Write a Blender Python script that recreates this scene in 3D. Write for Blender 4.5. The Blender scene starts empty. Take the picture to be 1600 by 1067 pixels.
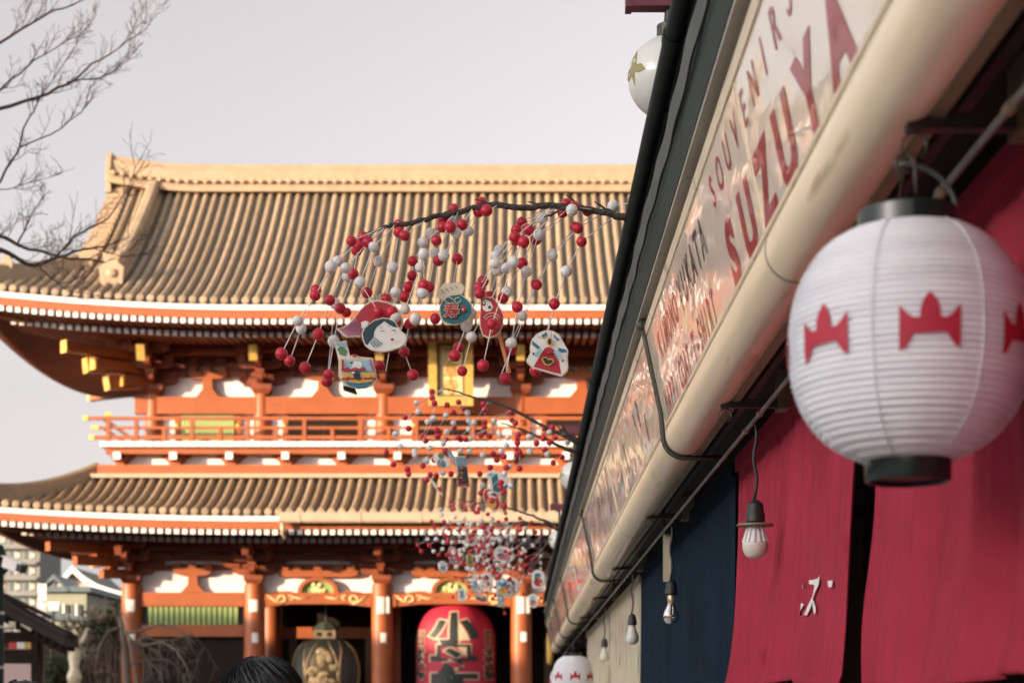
import bpy, bmesh, math, random
from mathutils import Vector, Matrix
R = math.radians
S = bpy.context.scene
COL = S.collection
rnd = random.Random(7)
PI = math.pi

# ------------------------------------------------------------------ camera, sky, sun, exposure
EYE = 1.6
F = 2667.0                                  # focal length in photo pixels (60 mm on a 36 mm frame, 1600 px)
cd = bpy.data.cameras.new('camera')
cam = bpy.data.objects.new('camera', cd); COL.objects.link(cam)
cam.location = (0, 0, EYE); cam.rotation_euler = (R(90), 0, 0)
cd.lens = 60; cd.sensor_width = 36
cd.shift_x = -12/1600; cd.shift_y = 571.5/1600
cd.clip_start = 0.05; cd.clip_end = 3000
cd.dof.use_dof = True; cd.dof.focus_distance = 4.75; cd.dof.aperture_fstop = 5.6; cd.dof.aperture_blades = 9
S.camera = cam

SUN_EL, SUN_AZ = 7.4, 237.0                 # low western sun, behind and to the left of the camera
W = bpy.data.worlds.new('World'); S.world = W; W.use_nodes = True
wn = W.node_tree; wn.nodes.clear()
sky = wn.nodes.new('ShaderNodeTexSky'); sky.sky_type = 'NISHITA'; sky.sun_disc = False
sky.sun_elevation = R(SUN_EL); sky.sun_rotation = R(SUN_AZ)
sky.air_density = 1.0; sky.dust_density = 3.2; sky.ozone_density = 1.0
hs = wn.nodes.new('ShaderNodeHueSaturation'); hs.inputs['Saturation'].default_value = 0.10
tint = wn.nodes.new('ShaderNodeMixRGB'); tint.blend_type = 'MULTIPLY'; tint.inputs[0].default_value = 1
tint.inputs[2].default_value = (1.0, 0.930, 0.925, 1)
bg = wn.nodes.new('ShaderNodeBackground'); bg.inputs['Strength'].default_value = 0.15
wo = wn.nodes.new('ShaderNodeOutputWorld')
wn.links.new(sky.outputs[0], hs.inputs['Color']); wn.links.new(hs.outputs[0], tint.inputs[1])
wn.links.new(tint.outputs[0], bg.inputs['Color']); wn.links.new(bg.outputs[0], wo.inputs[0])
sl = bpy.data.lights.new('sun', 'SUN'); sl.energy = 3.7; sl.angle = R(0.53); sl.color = (1.0, 0.74, 0.48)
so = bpy.data.objects.new('sun', sl); COL.objects.link(so); so.location = (-40, -20, 30)
sd = Vector((math.sin(R(SUN_AZ))*math.cos(R(SUN_EL)), math.cos(R(SUN_AZ))*math.cos(R(SUN_EL)), math.sin(R(SUN_EL))))
so.rotation_euler = sd.to_track_quat('Z', 'Y').to_euler()
S.view_settings.view_transform = 'Standard'; S.view_settings.look = 'None'
S.view_settings.gamma = 1.0; S.view_settings.use_curve_mapping = False
S.view_settings.exposure = 1.52
S.cycles.max_bounces = 8; S.cycles.diffuse_bounces = 4; S.cycles.glossy_bounces = 4
S.cycles.use_denoising = True; S.cycles.caustics_reflective = False; S.cycles.caustics_refractive = False
S.cycles.sample_clamp_indirect = 6

def P(u, v, y):
    """the point at distance y that the photograph shows at pixel (u, v)"""
    return Vector(((u-812)*y/F, y, EYE+(1105-v)*y/F))

# ------------------------------------------------------------------ materials
def mat(name, col, rough=0.5, metal=0.0, var=0.0, vscale=3.0, bump=0.0, bscale=40.0, coat=0.0, coat_rough=0.03, stretch=None, dirt=None, rand=0.0, spec=None, trans=0.0, thin=0.0, crease=None):
    m = bpy.data.materials.new(name); m.use_nodes = True
    nt = m.node_tree; b = nt.nodes['Principled BSDF']
    b.inputs['Base Color'].default_value = (*col, 1); b.inputs['Roughness'].default_value = rough
    b.inputs['Metallic'].default_value = metal
    if spec is not None: b.inputs['Specular IOR Level'].default_value = spec
    if coat: b.inputs['Coat Weight'].default_value = coat; b.inputs['Coat Roughness'].default_value = coat_rough
    if trans: b.inputs['Transmission Weight'].default_value = trans
    g = nt.nodes.new('ShaderNodeNewGeometry'); pos = g.outputs['Position']
    if stretch:
        mp = nt.nodes.new('ShaderNodeMapping'); mp.inputs['Scale'].default_value = stretch
        nt.links.new(pos, mp.inputs['Vector']); pos = mp.outputs[0]
    col_out = None
    if var:
        n = nt.nodes.new('ShaderNodeTexNoise'); n.inputs['Scale'].default_value = vscale; n.inputs['Detail'].default_value = 6
        n.inputs['Roughness'].default_value = 0.65
        nt.links.new(pos, n.inputs['Vector'])
        mr = nt.nodes.new('ShaderNodeMapRange'); mr.inputs[1].default_value = 0.3; mr.inputs[2].default_value = 0.7
        mr.inputs[3].default_value = 1-var; mr.inputs[4].default_value = 1+var
        nt.links.new(n.outputs[0], mr.inputs[0])
        fac = mr.outputs[0]
        if rand:
            oi = nt.nodes.new('ShaderNodeObjectInfo')
            m2 = nt.nodes.new('ShaderNodeMapRange'); m2.inputs[3].default_value = 1-rand; m2.inputs[4].default_value = 1+rand
            nt.links.new(oi.outputs['Random'], m2.inputs[0])
            mm = nt.nodes.new('ShaderNodeMath'); mm.operation = 'MULTIPLY'
            nt.links.new(fac, mm.inputs[0]); nt.links.new(m2.outputs[0], mm.inputs[1]); fac = mm.outputs[0]
        mx = nt.nodes.new('ShaderNodeVectorMath'); mx.operation = 'SCALE'
        mx.inputs[0].default_value = col; nt.links.new(fac, mx.inputs['Scale'])
        col_out = mx.outputs[0]
        if dirt:
            n2 = nt.nodes.new('ShaderNodeTexNoise'); n2.inputs['Scale'].default_value = dirt[1]; n2.inputs['Detail'].default_value = 8
            nt.links.new(pos, n2.inputs['Vector'])
            rp = nt.nodes.new('ShaderNodeMapRange'); rp.inputs[1].default_value = dirt[2]; rp.inputs[2].default_value = dirt[2]+0.12
            nt.links.new(n2.outputs[0], rp.inputs[0])
            mix = nt.nodes.new('ShaderNodeMixRGB'); nt.links.new(rp.outputs[0], mix.inputs[0]); nt.links.new(col_out, mix.inputs[1])
            mix.inputs[2].default_value = (*dirt[0], 1); col_out = mix.outputs[0]
        nt.links.new(col_out, b.inputs['Base Color'])
    if bump:
        n = nt.nodes.new('ShaderNodeTexNoise'); n.inputs['Scale'].default_value = bscale; n.inputs['Detail'].default_value = 4
        nt.links.new(pos, n.inputs['Vector'])
        bp = nt.nodes.new('ShaderNodeBump'); bp.inputs['Strength'].default_value = bump; bp.inputs['Distance'].default_value = 0.02
        nt.links.new(n.outputs[0], bp.inputs['Height']); nt.links.new(bp.outputs[0], b.inputs['Normal'])
    if crease:
        mp2 = nt.nodes.new('ShaderNodeMapping'); mp2.inputs['Scale'].default_value = crease[0]
        nt.links.new(g.outputs['Position'], mp2.inputs['Vector'])
        n3 = nt.nodes.new('ShaderNodeTexNoise'); n3.inputs['Scale'].default_value = 2.2; n3.inputs['Detail'].default_value = 4; n3.inputs['Distortion'].default_value = .8
        nt.links.new(mp2.outputs[0], n3.inputs['Vector'])
        b3 = nt.nodes.new('ShaderNodeBump'); b3.inputs['Strength'].default_value = crease[1]; b3.inputs['Distance'].default_value = .03
        nt.links.new(n3.outputs[0], b3.inputs['Height'])
        if bump: nt.links.new(b3.outputs[0], bp.inputs['Normal'])
        else: nt.links.new(b3.outputs[0], b.inputs['Normal'])
    if thin:
        tl = nt.nodes.new('ShaderNodeBsdfTranslucent'); tl.inputs['Color'].default_value = (*col, 1)
        if col_out: nt.links.new(col_out, tl.inputs['Color'])
        ms = nt.nodes.new('ShaderNodeMixShader'); ms.inputs[0].default_value = thin
        nt.links.new(b.outputs[0], ms.inputs[1]); nt.links.new(tl.outputs[0], ms.inputs[2])
        nt.links.new(ms.outputs[0], nt.nodes['Material Output'].inputs['Surface'])
    return m

M = {}
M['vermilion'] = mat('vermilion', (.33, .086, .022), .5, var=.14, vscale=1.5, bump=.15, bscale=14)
M['vermilion_shaded'] = mat('vermilion_shaded', (.22, .050, .016), .6, var=.25, vscale=1.5, bump=.15, bscale=14)  # same vermilion darkened, painting in the shade under the eaves
M['plaster'] = mat('plaster', (.80, .76, .74), .8, var=.05, vscale=1.2)
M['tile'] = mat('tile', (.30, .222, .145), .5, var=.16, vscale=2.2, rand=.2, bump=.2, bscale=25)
M['tile_pan'] = mat('tile_pan', (.12, .108, .085), .6, var=.2, vscale=2.5, bump=.2, bscale=25)  # darker than the cover tiles, painting in shade between the rows
M['ridge'] = mat('ridge', (.37, .265, .168), .55, var=.12, vscale=2.0)
M['gold'] = mat('gold', (.80, .52, .13), .42, metal=.55, var=.15, vscale=6)
M['char_gold'] = mat('char_gold', (.42, .22, .04), .5, metal=.2)
M['pale_gold'] = mat('pale_gold', (.78, .62, .30), .5, metal=.2, var=.15, vscale=6)
M['gold_sheet'] = mat('gold_sheet', (.74, .62, .30), .5, metal=.1, var=.2, vscale=2.0)
M['lattice_green'] = mat('lattice_green', (.30, .40, .14), .6, var=.1)
M['dark_green'] = mat('dark_green', (.02, .045, .03), .6)
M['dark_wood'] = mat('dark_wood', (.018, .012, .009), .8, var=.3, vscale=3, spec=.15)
M['brown_wood'] = mat('brown_wood', (.14, .085, .05), .6, var=.2, vscale=3)
M['soffit_board'] = mat('soffit_board', (.10, .045, .022), .7, var=.2, vscale=2)  # board colour darkened to deepen the shade under the eaves
M['chochin_red'] = mat('chochin_red', (.42, .016, .04), .6, var=.08, vscale=2)
M['ink'] = mat('ink', (.015, .02, .018), .6)
M['cream_line'] = mat('cream_line', (.62, .48, .32), .6)
M['bronze'] = mat('bronze', (.075, .085, .07), .5, metal=.2, var=.2)
M['bronze_dull'] = mat('bronze_dull', (.20, .13, .06), .5, metal=.5, var=.35, vscale=5)
M['bronze_gold'] = mat('bronze_gold', (.62, .42, .20), .4, metal=.65, var=.35, vscale=5)
M['paper'] = mat('paper', (.75, .72, .68), .8)
M['copper_gutter'] = mat('copper_gutter', (.42, .33, .235), .5, var=.08)
M['gutter'] = mat('gutter', (.006, .016, .013), .6, var=.25, vscale=6, spec=.25)
M['beam_green'] = mat('beam_green', (.008, .020, .014), .65, var=.2, vscale=5, spec=.25)
M['flange'] = mat('flange', (.36, .33, .28), .4, var=.15, vscale=5)
M['strip_grey'] = mat('strip_grey', (.07, .085, .075), .6, var=.2, vscale=8)
M['cream_frame'] = mat('cream_frame', (.70, .61, .43), .35, var=.1, vscale=6, dirt=((.25, .19, .11), 9, .60))
M['tube'] = mat('tube', (.97, .84, .58), .32, var=.09, vscale=3, coat=.22, coat_rough=.14, stretch=(6, .7, 6), dirt=((.46, .34, .19), 3.0, .62))
M['lip'] = mat('lip', (.20, .17, .10), .45, var=.2)
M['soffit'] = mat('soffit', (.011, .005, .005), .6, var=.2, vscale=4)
M['iron'] = mat('iron', (.06, .06, .05), .45, metal=.3, var=.3, vscale=30)
M['steel'] = mat('steel', (.45, .44, .40), .3, metal=.8)
M['rail_grey'] = mat('rail_grey', (.20, .20, .17), .4, metal=.3, var=.2, vscale=20)
M['noren_red'] = mat('noren_red', (.40, .040, .070), .9, spec=.12, var=.16, vscale=3, bump=.25, bscale=700, crease=((1, 11, 1.3), .42), thin=.12, dirt=((.30, .015, .04), 5, .62))
M['noren_blue'] = mat('noren_blue', (.006, .018, .034), .9, spec=.08, var=.2, vscale=3, bump=.2, bscale=700, crease=((1, 12, 1.0), .5))
M['banner'] = mat('banner', (.52, .47, .34), .8, var=.12, vscale=5, dirt=((.30, .25, .19), 26, .60), stretch=(1, 3, .8))
M['cloth_white'] = mat('cloth_white', (.72, .70, .69), .85)
M['lantern_white'] = mat('lantern_white', (.84, .87, .92), .6, var=.05, vscale=7, thin=.15, bump=.12, bscale=160)
M['emblem_red'] = mat('emblem_red', (.42, .02, .045), .6)
M['black_gloss'] = mat('black_gloss', (.012, .02, .018), .18)
M['ball_red'] = mat('ball_red', (.50, .012, .035), .42, rand=.1, var=.05)
M['ball_white'] = mat('ball_white', (.72, .71, .68), .5, rand=.05, var=.04)
M['string'] = mat('string', (.72, .70, .67), .5)
M['bark'] = mat('bark', (.055, .045, .035), .8, var=.3, vscale=60, bump=.5, bscale=120)
M['bark_tree'] = mat('bark_tree', (.085, .055, .045), .8, var=.25, vscale=8)
M['bark_pale'] = mat('bark_pale', (.14, .11, .085), .8, var=.25, vscale=4)
M['cord'] = mat('cord', (.02, .02, .02), .5)
M['bulb_frost'] = mat('bulb_frost', (.62, .60, .54), .35)
M['bulb_fin'] = mat('bulb_fin', (.70, .70, .70), .4)
M['brass'] = mat('brass', (.55, .45, .28), .35, metal=.7)
M['glass'] = mat('glass', (.95, .95, .95), .03, trans=1.0)
M['globe'] = mat('globe', (.68, .70, .66), .3, coat=.5)
M['maroon'] = mat('maroon', (.16, .03, .05), .45, var=.1)
M['leaf_emblem'] = mat('leaf_emblem', (.30, .27, .10), .5)
M['hair'] = mat('hair', (.006, .009, .010), .6)
M['skin'] = mat('skin', (.55, .36, .26), .5)
M['coat_dark'] = mat('coat_dark', (.02, .025, .03), .8, var=.1)
M['coat_brown'] = mat('coat_brown', (.10, .07, .05), .8, var=.1)
M['trousers'] = mat('trousers', (.03, .035, .05), .8)
M['grey_wall'] = mat('grey_wall', (.20, .205, .19), .8, var=.06, vscale=.4)
M['beige_wall'] = mat('beige_wall', (.60, .48, .38), .8, var=.1, vscale=.6)
M['blue_roof'] = mat('blue_roof', (.10, .14, .16), .5, var=.1)
M['green_wall'] = mat('green_wall', (.28, .29, .22), .7, var=.1)
M['white_paint'] = mat('white_paint', (.78, .74, .70), .6)
M['window_glass'] = mat('window_glass', (.10, .12, .12), .12)
M['leaf_brown'] = mat('leaf_brown', (.17, .11, .07), .8, rand=.2, var=.3, vscale=2)
M['leaf_green'] = mat('leaf_green', (.06, .075, .035), .8, var=.3, vscale=2)
M['stall_roof'] = mat('stall_roof', (.035, .026, .024), .75, var=.2, vscale=3, spec=.2)
M['pink_panel'] = mat('pink_panel', (.55, .40, .37), .7)
M['yellow'] = mat('yellow', (.62, .38, .08), .6)
M['red_paint'] = mat('red_paint', (.5, .04, .03), .6)
M['dark_ground'] = mat('dark_ground', (.055, .052, .05), .85, var=.15, vscale=.7, bump=.15, bscale=30)  # unseen ground, darkened so little light bounces up under the gate eaves
M['paving'] = mat('paving', (.46, .44, .42), .8, var=.12, vscale=.8, bump=.1, bscale=6)  # unseen lane, kept extra pale to bounce light onto the stalls
M['screening'] = mat('screening', (.38, .35, .32), .8, var=.1, vscale=.2)  # walls of the unseen blocks added for shade
M['teal'] = mat('teal', (.02, .14, .16), .6, var=.5, vscale=180)
M['navy'] = mat('navy', (.01, .045, .06), .6)
M['print_white'] = mat('print_white', (.74, .72, .67), .55)
M['print_cream'] = mat('print_cream', (.66, .58, .44), .55)
M['print_red'] = mat('print_red', (.40, .015, .03), .5)
M['print_pink'] = mat('print_pink', (.42, .13, .22), .5)
M['print_blue'] = mat('print_blue', (.02, .16, .28), .5)
M['print_lightblue'] = mat('print_lightblue', (.30, .50, .58), .5)
M['print_gold'] = mat('print_gold', (.60, .38, .08), .5)
M['print_black'] = mat('print_black', (.015, .015, .015), .5)
M['print_green'] = mat('print_green', (.10, .22, .07), .5)
M['print_grey'] = mat('print_grey', (.16, .27, .32), .5)
M['orange_stick'] = mat('orange_stick', (.60, .20, .07), .5)

def film(name, col, cw=1.0):
    """glossy vinyl film: wrinkled clear coat over a flat print, so the sunlit gate shows in it in ripples"""
    m = bpy.data.materials.new(name); m.use_nodes = True
    nt = m.node_tree; b = nt.nodes['Principled BSDF']
    b.inputs['Base Color'].default_value = (*col, 1); b.inputs['Roughness'].default_value = .5
    b.inputs['Coat Weight'].default_value = cw; b.inputs['Coat Roughness'].default_value = .02; b.inputs['Coat IOR'].default_value = 2.35
    g = nt.nodes.new('ShaderNodeNewGeometry')
    def lay(scale, sc, det):
        mp = nt.nodes.new('ShaderNodeMapping'); mp.inputs['Scale'].default_value = scale
        nt.links.new(g.outputs['Position'], mp.inputs['Vector'])
        n = nt.nodes.new('ShaderNodeTexNoise'); n.inputs['Scale'].default_value = sc; n.inputs['Detail'].default_value = det; n.inputs['Distortion'].default_value = .6
        nt.links.new(mp.outputs[0], n.inputs['Vector']); return n.outputs[0]
    n1 = lay((1, .55, 1.5), 4.0, 1.5); n2 = lay((1, 1.4, 3.0), 7.0, 2.0)
    ma = nt.nodes.new('ShaderNodeMath'); ma.operation = 'MULTIPLY_ADD'; ma.inputs[1].default_value = .14
    nt.links.new(n2, ma.inputs[0]); nt.links.new(n1, ma.inputs[2])
    bp = nt.nodes.new('ShaderNodeBump'); bp.inputs['Strength'].default_value = 1.0; bp.inputs['Distance'].default_value = .0065
    nt.links.new(ma.outputs[0], bp.inputs['Height']); nt.links.new(bp.outputs[0], b.inputs['Coat Normal'])
    return m
M['sign_film'] = film('sign_film', (.90, .80, .66))
M['letter_film'] = film('letter_film', (.34, .006, .014), .5)
M['letter_film_dark'] = film('letter_film_dark', (.06, .02, .025), .6)

# ------------------------------------------------------------------ mesh helpers
class MB:
    def __init__(s): s.v = []; s.f = []; s.mi = []
    def add(s, vs, fs, mi=0):
        o = len(s.v); s.v += [tuple(v) for v in vs]; s.f += [tuple(i+o for i in f) for f in fs]; s.mi += [mi]*len(fs)
        return s
    def box(s, x0, x1, y0, y1, z0, z1, mi=0):
        return s.add([(x0,y0,z0),(x1,y0,z0),(x1,y1,z0),(x0,y1,z0),(x0,y0,z1),(x1,y0,z1),(x1,y1,z1),(x0,y1,z1)],
                     [(0,3,2,1),(4,5,6,7),(0,1,5,4),(1,2,6,5),(2,3,7,6),(3,0,4,7)], mi)
    def bar(s, a, b, w, h, up=(0,0,1), mi=0, w2=None, h2=None):
        a = Vector(a); b = Vector(b); d = (b-a).normalized(); sx = d.cross(Vector(up))
        if sx.length < 1e-4: sx = d.cross(Vector((0,1,0)))
        sx.normalize(); uz = sx.cross(d)
        w2 = w if w2 is None else w2; h2 = h if h2 is None else h2
        vs = []
        for p, ww, hh in ((a, w, h), (b, w2, h2)):
            for i, j in ((-1,-1),(1,-1),(1,1),(-1,1)): vs.append(p+sx*(i*ww/2)+uz*(j*hh/2))
        return s.add(vs, [(0,1,2,3),(7,6,5,4),(0,4,5,1),(1,5,6,2),(2,6,7,3),(3,7,4,0)], mi)
    def prism(s, pts, fn, t0, t1, mi=0):
        """2D outline pts swept from t0 to t1; fn(a, b, t) gives the 3D point"""
        n = len(pts)
        vs = [fn(a, b, t0) for a, b in pts]+[fn(a, b, t1) for a, b in pts]
        fs = [tuple(range(n)), tuple(range(2*n-1, n-1, -1))]+[(i, i+n, (i+1) % n+n, (i+1) % n) for i in range(n)]
        return s.add(vs, fs, mi)
    def tube(s, pts, rad, n=6, caps=True, mi=0):
        pts = [Vector(p) for p in pts]; m = len(pts)
        rads = rad if isinstance(rad, (list, tuple)) else [rad]*m
        rings = []; prev = None
        for i, p in enumerate(pts):
            d = (pts[min(i+1, m-1)]-pts[max(i-1, 0)])
            d = d.normalized() if d.length > 1e-9 else Vector((0,0,1))
            ref = prev if prev is not None else (Vector((0,0,1)) if abs(d.z) < .9 else Vector((1,0,0)))
            a = ref-d*ref.dot(d)
            if a.length < 1e-6: a = d.orthogonal()
            a.normalize(); b = d.cross(a); prev = a
            rings.append([p+(a*math.cos(2*PI*k/n)+b*math.sin(2*PI*k/n))*rads[i] for k in range(n)])
        vs = [v for r in rings for v in r]
        fs = [(i*n+k, i*n+(k+1) % n, (i+1)*n+(k+1) % n, (i+1)*n+k) for i in range(m-1) for k in range(n)]
        if caps: fs += [tuple(range(n-1, -1, -1)), tuple(range((m-1)*n, m*n))]
        return s.add(vs, fs, mi)
    def lathe(s, prof, c=(0,0,0), n=24, mi=0):
        vs = []; c = Vector(c)
        for r, z in prof:
            for k in range(n): vs.append(c+Vector((r*math.cos(2*PI*k/n), r*math.sin(2*PI*k/n), z)))
        m = len(prof)
        fs = [(i*n+k, i*n+(k+1) % n, (i+1)*n+(k+1) % n, (i+1)*n+k) for i in range(m-1) for k in range(n)]
        fs += [tuple(range(n-1, -1, -1)), tuple(range((m-1)*n, m*n))]
        return s.add(vs, fs, mi)
    def grid(s, fn, nu, nv, mi=0):
        vs = [fn(i/nu, j/nv) for j in range(nv+1) for i in range(nu+1)]
        fs = [(j*(nu+1)+i, j*(nu+1)+i+1, (j+1)*(nu+1)+i+1, (j+1)*(nu+1)+i) for j in range(nv) for i in range(nu)]
        return s.add(vs, fs, mi)
    def ball(s, c, r, n=12, m=8, mi=0):
        return s.lathe([(max(r*math.sin(PI*i/m), 1e-4), -r*math.cos(PI*i/m)) for i in range(m+1)], c, n, mi)
    def ell(s, c, rx, ry, rz, n=14, m=9, mi=0):
        c = Vector(c); o = len(s.v)
        s.ball((0,0,0), 1, n, m, mi)
        for i in range(o, len(s.v)):
            v = s.v[i]; s.v[i] = (c.x+v[0]*rx, c.y+v[1]*ry, c.z+v[2]*rz)
        return s

def root_of(o):
    while o.parent: o = o.parent
    return o
def obj(name, mb, m, parent=None, local=False, smooth=False, label=None, kind=None, loc=None):
    """link mb as one mesh object; vertices are given in world space unless local"""
    me = mb if isinstance(mb, bpy.types.Mesh) else bpy.data.meshes.new(name)
    if not isinstance(mb, bpy.types.Mesh):
        off = Vector((0,0,0))
        if parent and not local: off = root_of(parent).location
        vs = mb.v if off.length == 0 else [(v[0]-off.x, v[1]-off.y, v[2]-off.z) for v in mb.v]
        me.from_pydata(vs, [], mb.f)
        ms = m if isinstance(m, (list, tuple)) else [m]
        for q in ms: me.materials.append(M[q] if isinstance(q, str) else q)
        if len(ms) > 1: me.polygons.foreach_set('material_index', mb.mi)
        if smooth is True: me.polygons.foreach_set('use_smooth', [True]*len(me.polygons))
        me.update()
        if smooth == 'angle':
            me.polygons.foreach_set('use_smooth', [True]*len(me.polygons)); me.set_sharp_from_angle(angle=R(40))
    o = bpy.data.objects.new(name, me); COL.objects.link(o)
    if parent: o.parent = parent
    if loc is not None: o.location = loc
    if label: o['label'] = label
    if kind: o['kind'] = kind
    return o
def tag(o, label, cat, group=None, kind=None):
    o['label'] = label; o['category'] = cat
    if group: o['group'] = group
    if kind: o['kind'] = kind
    return o
def thing(name, label, cat, loc=(0,0,0), group=None):
    o = bpy.data.objects.new(name, None); COL.objects.link(o); o.location = loc; o.empty_display_size = .1
    return tag(o, label, cat, group)
def copy_tree(o, parent=None):
    c = o.copy(); COL.objects.link(c); c.parent = parent
    for ch in list(o.children): copy_tree(ch, c)
    return c

def text_bm(s, size=1.0, offset=0.0, cuts=0):
    c = bpy.data.curves.new('txt', 'FONT'); c.body = s; c.size = size; c.offset = offset; c.resolution_u = 6
    c.align_x = 'CENTER'
    o = bpy.data.objects.new('txt', c); COL.objects.link(o)
    bpy.context.view_layer.update()
    me = bpy.data.meshes.new_from_object(o.evaluated_get(bpy.context.evaluated_depsgraph_get()))
    bpy.data.objects.remove(o); bpy.data.curves.remove(c)
    bm = bmesh.new(); bm.from_mesh(me); bpy.data.meshes.remove(me)
    if cuts:
        x0 = min(v.co.x for v in bm.verts); x1 = max(v.co.x for v in bm.verts)
        z0 = min(v.co.y for v in bm.verts); z1 = max(v.co.y for v in bm.verts)
        for k in range(1, cuts):
            for co, no in (((x0+(x1-x0)*k/cuts, 0, 0), (1,0,0)), ((0, z0+(z1-z0)*k/cuts, 0), (0,1,0))):
                bmesh.ops.bisect_plane(bm, geom=bm.verts[:]+bm.edges[:]+bm.faces[:], plane_co=co, plane_no=no)
    return bm
def text_mb(s, fn, size=1.0, offset=0.0, cuts=0, thick=None):
    """letters laid on a surface: fn(x, y) -> 3D point (and fn(x, y, d) for a raised copy when thick is given)"""
    bm = text_bm(s, size, offset, cuts); mb = MB()
    bm.verts.index_update()
    mb.add([fn(v.co.x, v.co.y) for v in bm.verts], [tuple(v.index for v in f.verts) for f in bm.faces])
    bm.free()
    return mb

# ------------------------------------------------------------------ ground
g = MB()
g.add([(-1500,-1500,0),(1500,-1500,0),(1500,1500,0),(-1500,1500,0)], [(0,1,2,3)])
o = obj('ground', g, 'dark_ground'); o['kind'] = 'structure'; o['label'] = 'dark open ground around the temple gate'
g = MB().add([(-8.5,-60,.004),(.45,-60,.004),(.45,24,.004),(-8.5,24,.004)], [(0,1,2,3)])
o = obj('lane_paving', g, 'paving'); o['kind'] = 'structure'; o['label'] = 'pale stone paving of the lane between the stalls'

# ================================================================== THE TEMPLE GATE
GX, GY = -2.28, 61.3
gate = thing('temple_gate', 'two storey vermilion temple gate with curved tiled roofs at the end of the lane', 'temple gate', (GX, GY, 0))
def G(name, mb, m, parent=None, **k): return obj(name, mb, m, parent or gate, local=True, **k)
XL = [-10.73, -6.62, -2.34, 2.34, 6.62, 10.73]
XU = [-10.1, -6.43, -2.31, 2.31, 6.43, 10.1]

class Roof:
    def __init__(s, ex, ey, ze, dx, dy, rise, a, upw, hipx=None):
        s.ex, s.ey, s.ze, s.dx, s.dy, s.rise, s.a, s.upw, s.hipx = ex, ey, ze, dx, dy, rise, a, upw, hipx
    def up(s, x): return s.upw*(max(0, abs(x)-6)/8)**2
    def ups(s, y): return s.up(s.ex)*(abs(y)/s.ey)**2
    def prof(s, q): return s.rise*(s.a*q+(1-s.a)*q*q)
    def z(s, x, q): return s.ze+s.up(x)*(1-q)**2+s.prof(q)
    def zs(s, y, q): return s.ze+s.ups(y)*(1-q)**2+s.prof(q)
UP = Roof(15.1, 8.0, 14.29, 2.8, 8.0, 5.85, .69, .42)
LO = Roof(14.9, 7.7, 7.73, 3.0, 3.5, 1.62, .66, .27)

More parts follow.
